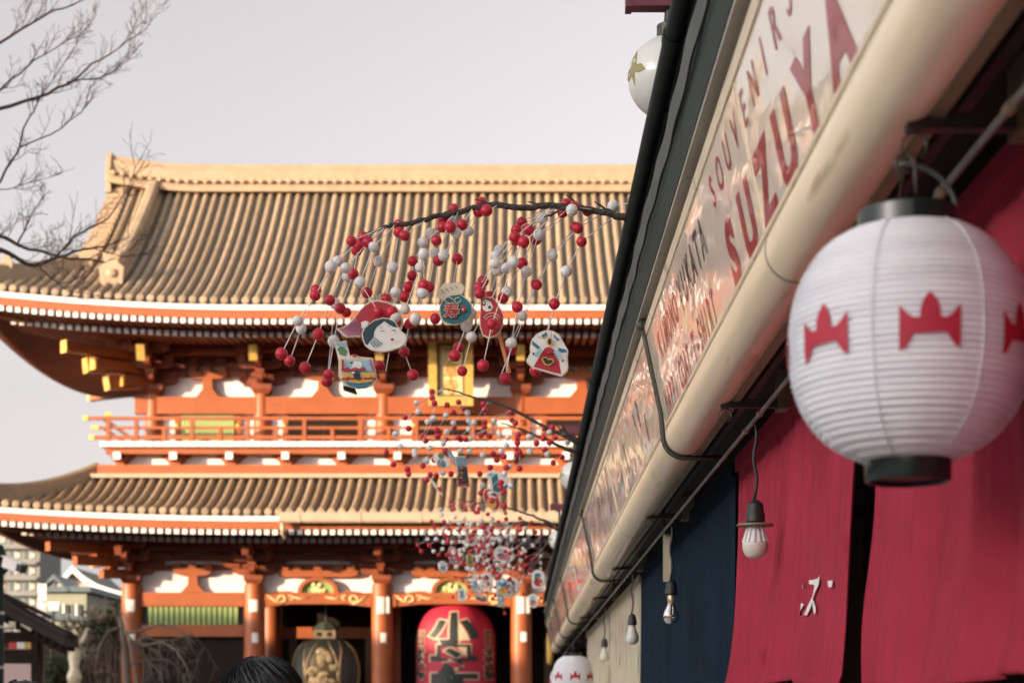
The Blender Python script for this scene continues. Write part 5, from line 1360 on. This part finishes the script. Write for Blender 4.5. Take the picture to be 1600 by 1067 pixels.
for a in far: oval_charm(*a)
#@@BACK
# ================================================================== TREES, NEIGHBOURS, PEOPLE
def twig_tree(mb, p, d, L, r, depth, rt, up=.15, minr=.0035, split=(2, 3), fac=.62, wob=.22):
    """one limb and everything that grows from it"""
    pts = [p]; n = 5; q = Vector(p); dd = Vector(d).normalized()
    for i in range(n):
        dd = (dd+Vector((rt.gauss(0, wob), rt.gauss(0, wob), rt.gauss(0, wob)+up))*.35).normalized()
        q = q+dd*(L/n); pts.append(q)
    mb.tube(pts, [max(minr, r*(1-.5*i/n)) for i in range(n+1)], 5 if r > .01 else 4, False)
    if depth <= 0: return
    for i in range(1, n+1):
        for _ in range(rt.choice(split) if i == n else (1 if rt.random() < .75 else 0)):
            side = dd.orthogonal(); side.rotate(Matrix.Rotation(rt.uniform(0, 2*PI), 3, dd))
            nd = (dd*.8+side*rt.uniform(.5, .95)).normalized()
            twig_tree(mb, pts[i], nd, L*fac*rt.uniform(.6, 1.05), r*.55, depth-1, rt, up, minr, split, fac, wob)
# bare cherry tree reaching in from the left
YT = 15.0
bt = thing('bare_tree', 'leafless cherry tree reaching twiggy branches in from the left against the sky', 'tree', (-6.4, YT, 0))
rt = random.Random(12)
obj('trunk', MB().tube([(-6.4,YT,0),(-6.35,YT,1.2),(-6.2,YT+.05,2.6),(-6.05,YT,4.0),(-5.9,YT,5.4),(-5.6,YT,6.6),(-5.3,YT+.1,8.0),(-5.0,YT+.2,9.2)], [.22,.17,.15,.13,.10,.08,.05,.02], 10), 'bark_tree', bt, smooth=True)
LIM = [([(-190,500),(-80,410),(0,370),(26,383),(84,399),(163,410)], .034, .010), ([(-190,520),(-90,420),(0,390),(35,410),(62,414),(101,399),(145,388),(200,372)], .042, .006),
 ([(62,414),(88,401),(115,370),(167,343),(194,304),(211,264)], .016, .004), ([(26,383),(40,352),(70,304)], .012, .004),
 ([(-180,220),(-80,190),(0,170),(57,154),(106,130),(145,101),(185,75),(227,46)], .028, .004), ([(106,130),(140,124),(167,117),(200,92)], .010, .004),
 ([(-150,130),(-60,90),(0,68),(35,46),(84,18),(132,0),(170,-20)], .024, .005), ([(-120,230),(-40,170),(0,139),(40,106),(84,75),(145,48)], .016, .004),
 ([(-150,420),(-60,340),(0,282),(26,238),(44,185),(66,150),(119,70)], .020, .004), ([(31,229),(79,211),(128,176),(143,154)], .009, .003),
 ([(-60,330),(0,297),(30,290),(75,278)], .009, .003), ([(62,418),(85,440),(108,456),(150,462)], .009, .004), ([(145,388),(190,400),(230,398)], .006, .003), ([(40,20),(60,-20)], .008, .004)]
for k, (pl_, r0, r1) in enumerate(LIM):
    pts = []; Y = YT+rt.uniform(-.4, .4)
    if k in (2, 3): Y = YT
    if pl_[0][0] < -20:                     # root the limb in the trunk
        z = EYE+(1105-pl_[0][1]-50)*YT/F
        tr_ = [(-6.2,2.6),(-6.05,4.0),(-5.9,5.4),(-5.6,6.6),(-5.3,8.0),(-5.0,9.2)]
        for (xa, za), (xb, zb) in zip(tr_, tr_[1:]):
            if za <= z <= zb: pts.append(Vector((xa+(xb-xa)*(z-za)/(zb-za), YT, z)))
    for (a, b) in zip(pl_, pl_[1:]):
        for i in range(3): pts.append(P(a[0]+(b[0]-a[0])*i/3+rt.uniform(-2, 2), a[1]+(b[1]-a[1])*i/3+rt.uniform(-2, 2), Y+.05*len(pts)))
    pts.append(P(*pl_[-1], Y+.05*len(pts)))
    n = len(pts)
    lb_ = obj('limb', MB().tube(pts, [.82*(r0+(r1-r0)*i/(n-1)) for i in range(n)], 6), 'bark_tree', bt, smooth=True)
    tw = MB()
    for i in range(2, n):
        if (pl_[0][0] < -20 and i < n*.35) or rt.random() < .22: continue
        d = (pts[i]-pts[i-1]).normalized()
        for _ in range(1 if rt.random() < .6 else 2):
            s = Vector((rt.uniform(-.5, .9), rt.uniform(-1, 1), rt.uniform(-.1, 1.0)))
            twig_tree(tw, pts[i], d*.5+s*.55, rt.uniform(.15, .36), .0038, 2 if rt.random() < .35 else 1, rt, .2, .0017, (1, 2), .55)
    obj('twigs', tw, 'bark_tree', lb_, kind='stuff')
# weeping tree in front of the gate's left bay
wt = thing('weeping_tree', 'bare weeping tree with drooping pale twigs before the left bay of the gate', 'tree', tuple(Vector((P(197, 1000, 47).x, 47, 0))))
def W_(u, v, dy=0): return P(u, v, 47+dy)
obj('trunk', MB().tube([W_(200,1190), W_(199,1067), W_(196,1016), W_(190,979), W_(186,962)], [.16,.12,.10,.08,.05], 8), 'bark_pale', wt, smooth=True)
obj('prop', MB().tube([W_(222,1190,-.3), W_(214,1067,-.3), W_(203,1000,-.2)], .045, 6), 'bark_pale', wt)
rt = random.Random(8)
arcs = [[(190,979),(205,1000),(228,1008),(252,1002),(275,1014),(293,1045),(300,1080)], [(196,1016),(225,995),(245,1000),(268,1000),(300,990),(320,1010)], [(188,975),(178,952),(160,940),(142,955),(130,990)],
        [(192,985),(215,1010),(235,1040),(245,1075)], [(198,1040),(230,1030),(262,1030),(285,1052)], [(190,979),(170,985),(155,1010),(148,1050)], [(196,1010),(222,1022),(250,1050),(258,1090)], [(194,990),(220,985),(250,975),(285,985),(310,1030)]]
for a in arcs:
    dy = rt.uniform(-1, 1); pts = [W_(u, v, dy*i/len(a)) for i, (u, v) in enumerate(a)]; n = len(pts)
    lb_ = obj('limb', MB().tube(pts, [.05-.035*i/(n-1) for i in range(n)], 5), 'bark_pale', wt, smooth=True)
    tw = MB()
    for i in range(1, n):
        for _ in range(2): twig_tree(tw, pts[i], Vector((rt.uniform(-.6, .9), rt.uniform(-.6, .6), rt.uniform(-.9, .3))), rt.uniform(.3, .8), .012, 1, rt, -.45, .006, (1, 2), .7)
    obj('twigs', tw, 'bark_pale', lb_, kind='stuff')
# shrubs
def shrub(name, label, c, rad, n, m, size, seed, zf=1.0):
    t = thing(name, label, 'shrub', (c[0], c[1], 0)); rs_ = random.Random(seed)
    st = MB()
    for k in range(9): 
        a = rs_.uniform(0, 2*PI); st.tube([(c[0], c[1], 0), (c[0]+.3*rad*math.cos(a), c[1]+.3*rad*math.sin(a), c[2]*.5), (c[0]+.7*rad*math.cos(a), c[1]+.7*rad*math.sin(a), c[2]*rs_.uniform(.8, 1.3))], [.06,.04,.015], 5)
    obj('stems', st, 'bark_tree', t, kind='stuff')
    mb = MB(); cl = [(rs_.gauss(0, .5), rs_.gauss(0, .5), rs_.gauss(0, .55)) for _ in range(26)]
    for k in range(n):
        b = rs_.choice(cl); p = Vector((c[0]+rad*(b[0]+rs_.gauss(0, .17)), c[1]+rad*(b[1]+rs_.gauss(0, .17)), c[2]+rad*zf*(b[2]+rs_.gauss(0, .17))))
        if p.z < .05: continue
        a = Vector((rs_.gauss(0,1), rs_.gauss(0,1), rs_.gauss(0,1))).normalized(); b2 = a.orthogonal().normalized(); s = size*rs_.uniform(.6, 1.3)
        mb.add([p-a*s, p+b2*s*.45, p+a*s, p-b2*s*.45], [(0,1,2,3)])
    obj('foliage', mb, m, t, kind='stuff')
def at(u, v, y): q = P(u, v, y); return (q.x, q.y, q.z)
shrub('winter_shrub', 'reddish brown winter shrub left of the gate\'s outer column', at(165, 1020, 66), 1.7, 5200, 'leaf_brown', .085, 1)
shrub('winter_shrub', 'sandy brown bushes beneath the gabled hall behind the white statue', at(128, 1040, 70), 1.5, 3600, 'leaf_brown', .085, 4)
shrub('green_shrub', 'dark green clipped shrub behind the white statue', at(88, 1050, 58), 1.05, 4200, 'leaf_green', .07, 2)
shrub('evergreen_tree', 'dark evergreen tuft above the reddish winter shrub', at(178, 975, 64), .55, 2200, 'leaf_green', .06, 3)
# pale post-like statue
stt = thing('stone_statue', 'pale stone figure on a post among the shrubs at lower left', 'statue', at(116, 1090, 50)[:2]+(0,))
q = Vector(at(116, 1067, 50))
obj('base', MB().lathe([(.30,0),(.30,1.9),(.24,2.0),(.24,q.z-.05),(.17,q.z)], (q.x, 50, 0), 12), 'cream_frame', stt)
obj('figure', MB().lathe([(.18,q.z),(.23,q.z+.2),(.13,q.z+.45),(.19,q.z+.8),(.12,q.z+1.15),(.15,q.z+1.35),(.11,q.z+1.5),(.03,q.z+1.58)], (q.x, 50, 0), 14), 'cream_frame', stt, smooth=True)
obj('arm', MB().tube([(q.x-.1, 50, q.z+1.0), (q.x+.25, 50, q.z+1.25), (q.x+.38, 50, q.z+1.62)], [.09,.08,.06], 7), 'cream_frame', stt, smooth=True)
# dark roofed stall
YS = 30.0
sx1 = (104-812)*YS/F; sz1 = EYE+(1105-997)*YS/F; sx0 = (-60-812)*YS/F; sz0 = EYE+(1105-905)*YS/F
sta = thing('wooden_stall', 'small wooden stall with a dark sloping roof at the lower left', 'stall', (sx0, YS+1, 0))
def sl_(t): return (sx0+(sx1-sx0)*t, sz0+(sz1-sz0)*(t*1.12-.12*t*t))
rp = [sl_(i/10) for i in range(11)]
rf_ = obj('roof', MB().prism(rp+[(a, b-.14) for a, b in reversed(rp)], lambda a, b, t: (a, t, b), YS-.1, YS+.85), 'stall_roof', sta)
for k in range(5):
    y = YS-.02+k*.19
    obj('roof_rib', MB().tube([(a, y, b+.03) for a, b in rp], .05, 6), 'stall_roof', rf_)
for k in range(12):
    a, b = sl_(.12+.075*k); obj('rafter', MB().box(a-.04, a+.04, YS-.06, YS+.8, b-.25, b-.145), 'dark_wood', sta)
obj('barge_board', MB().prism([(a, b-.15) for a, b in rp]+[(a, b-.30) for a, b in reversed(rp)], lambda a, b, t: (a, t, b), YS-.02, YS+.05), 'dark_wood', sta)
px = lambda u: (u-812)*YS/F
pz = lambda v: EYE+(1105-v)*YS/F
obj('roof_crest', MB().prism([(px(-60),pz(897)),(px(66),pz(958)),(px(66),pz(964)),(px(-60),pz(906))], lambda a, b, t: (a, t, b), YS+.4, YS+.6), 'stall_roof', sta)
obj('gable_tag', MB().box(px(16), px(26), YS-.09, YS-.06, pz(980), pz(971)), 'banner', sta)
obj('gable_tag', MB().prism([(px(34),pz(976)),(px(38),pz(969)),(px(55),pz(978)),(px(50),pz(986))], lambda a, b, t: (a, t, b), YS-.09, YS-.06), 'banner', sta)
for u in (-60, 51): obj('post', MB().box(px(u)-.06, px(u)+.06, YS+.1, YS+.22, 0, pz(1000)), 'dark_wood', sta)
obj('upper_wall', MB().box(px(-58), px(105), YS+.3, YS+.4, pz(1003), pz(985)), 'dark_wood', sta)
obj('counter_front', MB().box(px(-58), px(50), YS+.15, YS+.2, pz(1038), pz(1014)), 'dark_wood', sta)
obj('pale_panel', MB().box(px(-58), px(46), YS+.12, YS+.17, 0, pz(1036)), 'pink_panel', sta)
gb = obj('goods_shelf', MB().box(px(-58), px(50), YS+.2, YS+.5, pz(1015), pz(1012)), 'brown_wood', sta)
for u0, u1, m in ((8, 20, 'red_paint'), (21, 33, 'paper'), (34, 50, 'yellow')): obj('goods', MB().box(px(u0), px(u1), YS+.22, YS+.4, pz(1012), pz(1002)), m, gb)
obj('back_wall', MB().box(px(-58), px(50), YS+.7, YS+.8, 0, pz(985)), 'brown_wood', sta)
# lamp post with security camera
YP = 22.0
lp = thing('lamp_post', 'dark slim lamp post at the left edge of the view', 'lamp post', (P(-2, 1000, YP).x, YP, 0))
x = lp.location.x
obj('pole', MB().lathe([(.10,0),(.10,.5),(.065,.6),(.065,3.45)], (x, YP, 0), 14), 'gutter', lp, smooth='angle')
obj('cap', MB().lathe([(.08,3.42),(.09,3.46),(.09,3.58),(.06,3.68),(.02,3.71)], (x, YP, 0), 14), 'gutter', lp, smooth='angle')
for z in (2.1, 2.62, 2.8): obj('band', MB().lathe([(.069,z),(.072,z+.005),(.072,z+.03),(.069,z+.035)], (x, YP, 0), 14), 'steel', lp)
sc_ = thing('security_camera', 'white security camera fixed to the dark lamp post', 'camera', tuple(P(9, 884, YP)))
a = P(8, 878, YP-.1); b = P(36, 888, YP-.25)
obj('housing', MB().bar(a, b, .10, .13), 'white_paint', sc_)
d = (b-a).normalized()
obj('lens_hood', MB().bar(b-d*.07, b+d*.015, .11, .10), 'ink', sc_)
obj('sun_shield', MB().bar(a+Vector((0,0,.075))-d*.02, b+Vector((0,0,.075))+d*.02, .13, .012), 'white_paint', sc_)
obj('bracket', MB().bar(P(4, 895, YP), a+Vector((.04,0,-.06)), .04, .04), 'gutter', sc_)
# far buildings
def bldg(name, label, u0, u1, vt, Y, depth, m):
    x0, x1, zt = P(u0, vt, Y).x, P(u1, vt, Y).x, P(u0, vt, Y).z
    t = thing(name, label, 'building', ((x0+x1)/2, Y+depth/2, 0))
    obj('wall', MB().box(x0, x1, Y, Y+depth, 0, zt), m, t)
    return t, x0, x1, zt
YA = 300
ap, x0, x1, zt = bldg('apartment_block', 'grey apartment block with balconies far behind the stall roof', -60, 62, 800, YA, 14, 'grey_wall')
for fl in range(12):
    z = zt-1.2-fl*2.75
    if z < 3: break
    for c in range(5):
        xx = x1-1.7-c*2.6
        w = obj('window', MB().box(xx-.95, xx+.95, YA-.06, YA, z-1.7, z), 'window_glass', ap)
        obj('window_frame', MB().box(xx-.05, xx+.05, YA-.1, YA-.06, z-1.7, z), 'white_paint', w)
        obj('blind', MB().box(xx+.1, xx+.8, YA-.09, YA-.065, z-1.3, z-.4), 'beige_wall', w)
    obj('balcony', MB().box(x1-13, x1-.3, YA-1.1, YA, z-2.55, z-2.4), 'grey_wall', ap)
    obj('balcony_front', MB().box(x1-13, x1-.3, YA-1.12, YA-1.05, z-2.4, z-1.7), 'grey_wall', ap)
YG = 92
gh = thing('gabled_hall', 'beige hall with white edged gable roof behind the gate\'s left side', 'building', (P(130, 1000, YG).x, YG+4, 0))
def gp(u, v): q = P(u, v, YG); return (q.x, q.z)
rake = [gp(60,938),(gp(78,922)),gp(95,905),gp(113,885),gp(132,902),gp(152,914),gp(175,922),gp(200,928)]
obj('wall', MB().prism([gp(74,1300)]+[(a, b-.1) for a, b in rake[1:-1]]+[gp(186,1300)], lambda a, b, t: (a, t, b), YG+.4, YG+8), 'beige_wall', gh)
rr_ = obj('roof', MB().prism(rake+[(a, b-.35) for a, b in reversed(rake)], lambda a, b, t: (a, t, b), YG+.1, YG+8.4), 'grey_wall', gh)
obj('barge_board', MB().prism([(a, b+.06) for a, b in rake]+[(a, b-.30) for a, b in reversed(rake)], lambda a, b, t: (a, t, b), YG-.1, YG+.09), 'white_paint', gh)
for u in (100, 120, 140, 160):
    q0 = gp(u-6, 962); q1 = gp(u+6, 940)
    w = obj('window', MB().box(q0[0], q1[0], YG+.3, YG+.39, q0[1], q1[1]), 'window_glass', gh)
    obj('window_frame', MB().box((q0[0]+q1[0])/2-.04, (q0[0]+q1[0])/2+.04, YG+.24, YG+.295, q0[1], q1[1]), 'white_paint', w)
YH = 76
fh, x0, x1, zt = bldg('flat_roofed_house', 'greenish flat roofed house with an arched blue dormer', 70, 135, 925, YH, 8, 'green_wall')
def hp(u, v): q = P(u, v, YH); return (q.x, q.z)
dm_ = obj('dormer_roof', MB().prism([hp(64,923),hp(86,897),hp(112,924),hp(104,924),hp(98,912),hp(87,906),hp(77,912),hp(72,924)], lambda a, b, t: (a, t, b), YH-.35, YH+3), 'blue_roof', fh)
obj('dormer_window', MB().prism([hp(73,924),hp(78,913),hp(87,908),hp(97,913),hp(102,924)], lambda a, b, t: (a, t, b), YH-.2, YH-.1), 'banner', dm_)
obj('mullion', MB().box(hp(87,0)[0]-.05, hp(87,0)[0]+.05, YH-.26, YH-.2, hp(0,924)[1], hp(0,909)[1]), 'blue_roof', dm_)
obj('cornice', MB().box(x0-.25, x1+.25, YH-.3, YH+8.3, zt+.004, zt+.25), 'blue_roof', fh)
for u in (80, 100, 120):
    q0 = hp(u-7, 965); q1 = hp(u+7, 944); w = obj('window', MB().box(q0[0], q1[0], YH-.08, YH-.003, q0[1], q1[1]), 'window_glass', fh)
    obj('window_frame', MB().box((q0[0]+q1[0])/2-.05, (q0[0]+q1[0])/2+.05, YH-.12, YH-.08, q0[1], q1[1]), 'white_paint', w)
obj('side_roof', MB().prism([hp(95,958),hp(155,968),hp(158,978),hp(95,972)], lambda a, b, t: (a, t, b), YH-2.5, YH-.4), 'blue_roof', fh)
for (u0, v0, u1, v1), lab in zip(((59,912,72,938), (58,941,74,962), (72,940,92,954)), ('tall white signboard left of the blue dormer', 'white signboard under the tall one on the same post', 'wide white signboard before the greenish house')):
    q0 = P(u0, v1, 70); q1 = P(u1, v0, 70)
    t = thing('signboard', lab, 'sign', (q0.x, 70, 0), 'white signboards before the houses')
    obj('board', MB().box(q0.x, q1.x, 70, 70.08, q0.z, q1.z), 'white_paint', t)
    obj('post', MB().box((q0.x+q1.x)/2-.05, (q0.x+q1.x)/2+.05, 70.085, 70.18, 0, q1.z-.05), 'iron', t)
# unseen blocks added west of the lane to keep the low sun off it
for y0, y1, h, lab in ((-95, -52, 17.5, 'tall office block added out of view west of the lane, southernmost'), (-51, -4, 16.2, 'broad office block added out of view west of the lane, opposite the stalls'), (-3, 25, 12.5, 'lower office block added out of view west of the lane with a stepped end'), (25.5, 46, 11.9, 'lowest office block added out of view west of the lane, nearest the gate')):
    t = thing('screening_block', lab, 'building', (-67, (y0+y1)/2, 0), 'office blocks west of the lane')
    obj('wall', MB().box(-74, -60, y0, y1, 0, h), 'screening', t)
    obj('parapet', MB().box(-74.15, -59.85, y0-.1, y1+.1, h-.6, h+.003), 'grey_wall', t)
    for f_ in range(int((h-1)//3.2)):
        obj('window_band', MB().box(-60.0, -59.92, y0+1, y1-1, 1.2+3.2*f_, 2.9+3.2*f_), 'window_glass', t)
# people: only the crowns of their heads rise into the picture
def person(label, x, y, top, coat, turn, seed):
    h = top; t = thing('person', label, 'person', (x, y, 0)); t.rotation_euler.z = turn
    k = h/1.72
    V = [(0,0,.95),(0,.01,1.15),(0,.02,1.38),(0,.0,1.48),(0,-.01,1.58),(0,-.01,1.66),(.10,0,.90),(.11,.02,.50),(.11,-.03,.08),(.11,.10,.03),(-.10,0,.90),(-.11,-.04,.50),(-.11,-.12,.08),(-.11,.0,.03),
         (.17,0,1.40),(.22,-.03,1.12),(.24,.05,.90),(.24,.09,.82),(-.17,0,1.40),(-.22,-.05,1.12),(-.24,.02,.90),(-.24,.06,.82)]
    E = [(0,1),(1,2),(2,3),(3,4),(4,5),(0,6),(6,7),(7,8),(8,9),(0,10),(10,11),(11,12),(12,13),(2,14),(14,15),(15,16),(16,17),(2,18),(18,19),(19,20),(20,21)]
    rad = [.14,.13,.14,.055,.085,.075,.085,.058,.042,.035,.085,.058,.042,.035,.062,.044,.032,.028,.062,.044,.032,.028]
    def skin_obj(nm, V, E, rad, m, scale=1.0):
        me = bpy.data.meshes.new(nm); me.from_pydata([tuple(c*k for c in v) for v in V], E, []); me.materials.append(M[m])
        o = bpy.data.objects.new(nm, me); COL.objects.link(o); o.parent = t
        sk = o.modifiers.new('skin', 'SKIN'); o.modifiers.new('smooth', 'SUBSURF').levels = 2; o.modifiers['smooth'].render_levels = 2
        for i, sv in enumerate(me.skin_vertices[0].data): sv.radius = (rad[i]*k*scale, rad[i]*k*scale); sv.use_root = (i == 0)
        sk.use_smooth_shade = True
        return o
    skin_obj('body', V, E, rad, 'skin')
    cv = [0,1,2,14,15,16,18,19,20]; ix = {a: i for i, a in enumerate(cv)}
    skin_obj('coat', [V[a] for a in cv]+[(0,0,.78)], [(ix[a], ix[b]) for a, b in E if a in ix and b in ix]+[(0, 9)], [rad[a]*1.22+.008 for a in cv]+[.2], coat)
    tv = [0,6,7,8,10,11,12]; ix = {a: i for i, a in enumerate(tv)}
    skin_obj('trousers', [V[a] for a in tv], [(ix[a], ix[b]) for a, b in E if a in ix and b in ix], [rad[a]*1.12+.006 for a in tv], 'trousers')
    rh = random.Random(seed); hm = MB()
    hc = Vector((0, -.012*k, 1.615*k)); hm.ell(hc, .092*k, .105*k, .100*k, 20, 14)
    hair = obj('hair', hm, 'hair', t, local=True, smooth=True)
    sm = MB()
    for _ in range(520):
        a = rh.uniform(0, 2*PI); e = math.asin(rh.uniform(-.15, .98)); L = rh.uniform(.5, 1.0); pts = []
        for i in range(5):
            ee = e-L*i/4*.9; lift = .002+.005*rh.random()+.002*i
            rr = 1+lift/.1
            pts.append(hc+Vector((.092*k*rr*math.cos(ee)*math.cos(a+.12*i), .105*k*rr*math.cos(ee)*math.sin(a+.12*i), .100*k*rr*math.sin(ee))))
        sm.tube(pts, [.0022,.0022,.002,.0016,.0008], 3, False)
    obj('hair_strands', sm, 'hair', hair, local=True, kind='stuff')
    for s in (-1, 1): obj('ear', MB().ell((s*.083*k, -.005*k, 1.585*k), .012, .02, .032, 8, 6), 'skin', t, local=True, smooth=True)
    fm = MB().ell((0, .085*k, 1.575*k), .014, .022, .026, 8, 6)
    obj('nose', fm, 'skin', t, local=True, smooth=True)
    for s in (-1, 1): obj('eye', MB().ell((s*.032*k, .072*k, 1.60*k), .013, .010, .009, 8, 6), 'print_white', t, local=True, smooth=True)
    obj('mouth', MB().ell((0, .073*k, 1.54*k), .024, .008, .006, 8, 5), 'print_red', t, local=True, smooth=True)
    return t
q = P(410, 1023, 4.15); person('dark haired person seen from behind, only the crown of the head in view', q.x, 4.15, q.z, 'coat_dark', R(-4), 3)
q = P(40, 1060, 5.4); person('second dark haired person, barely rising at the lower left corner', q.x, 5.4, q.z, 'coat_brown', R(6), 4)
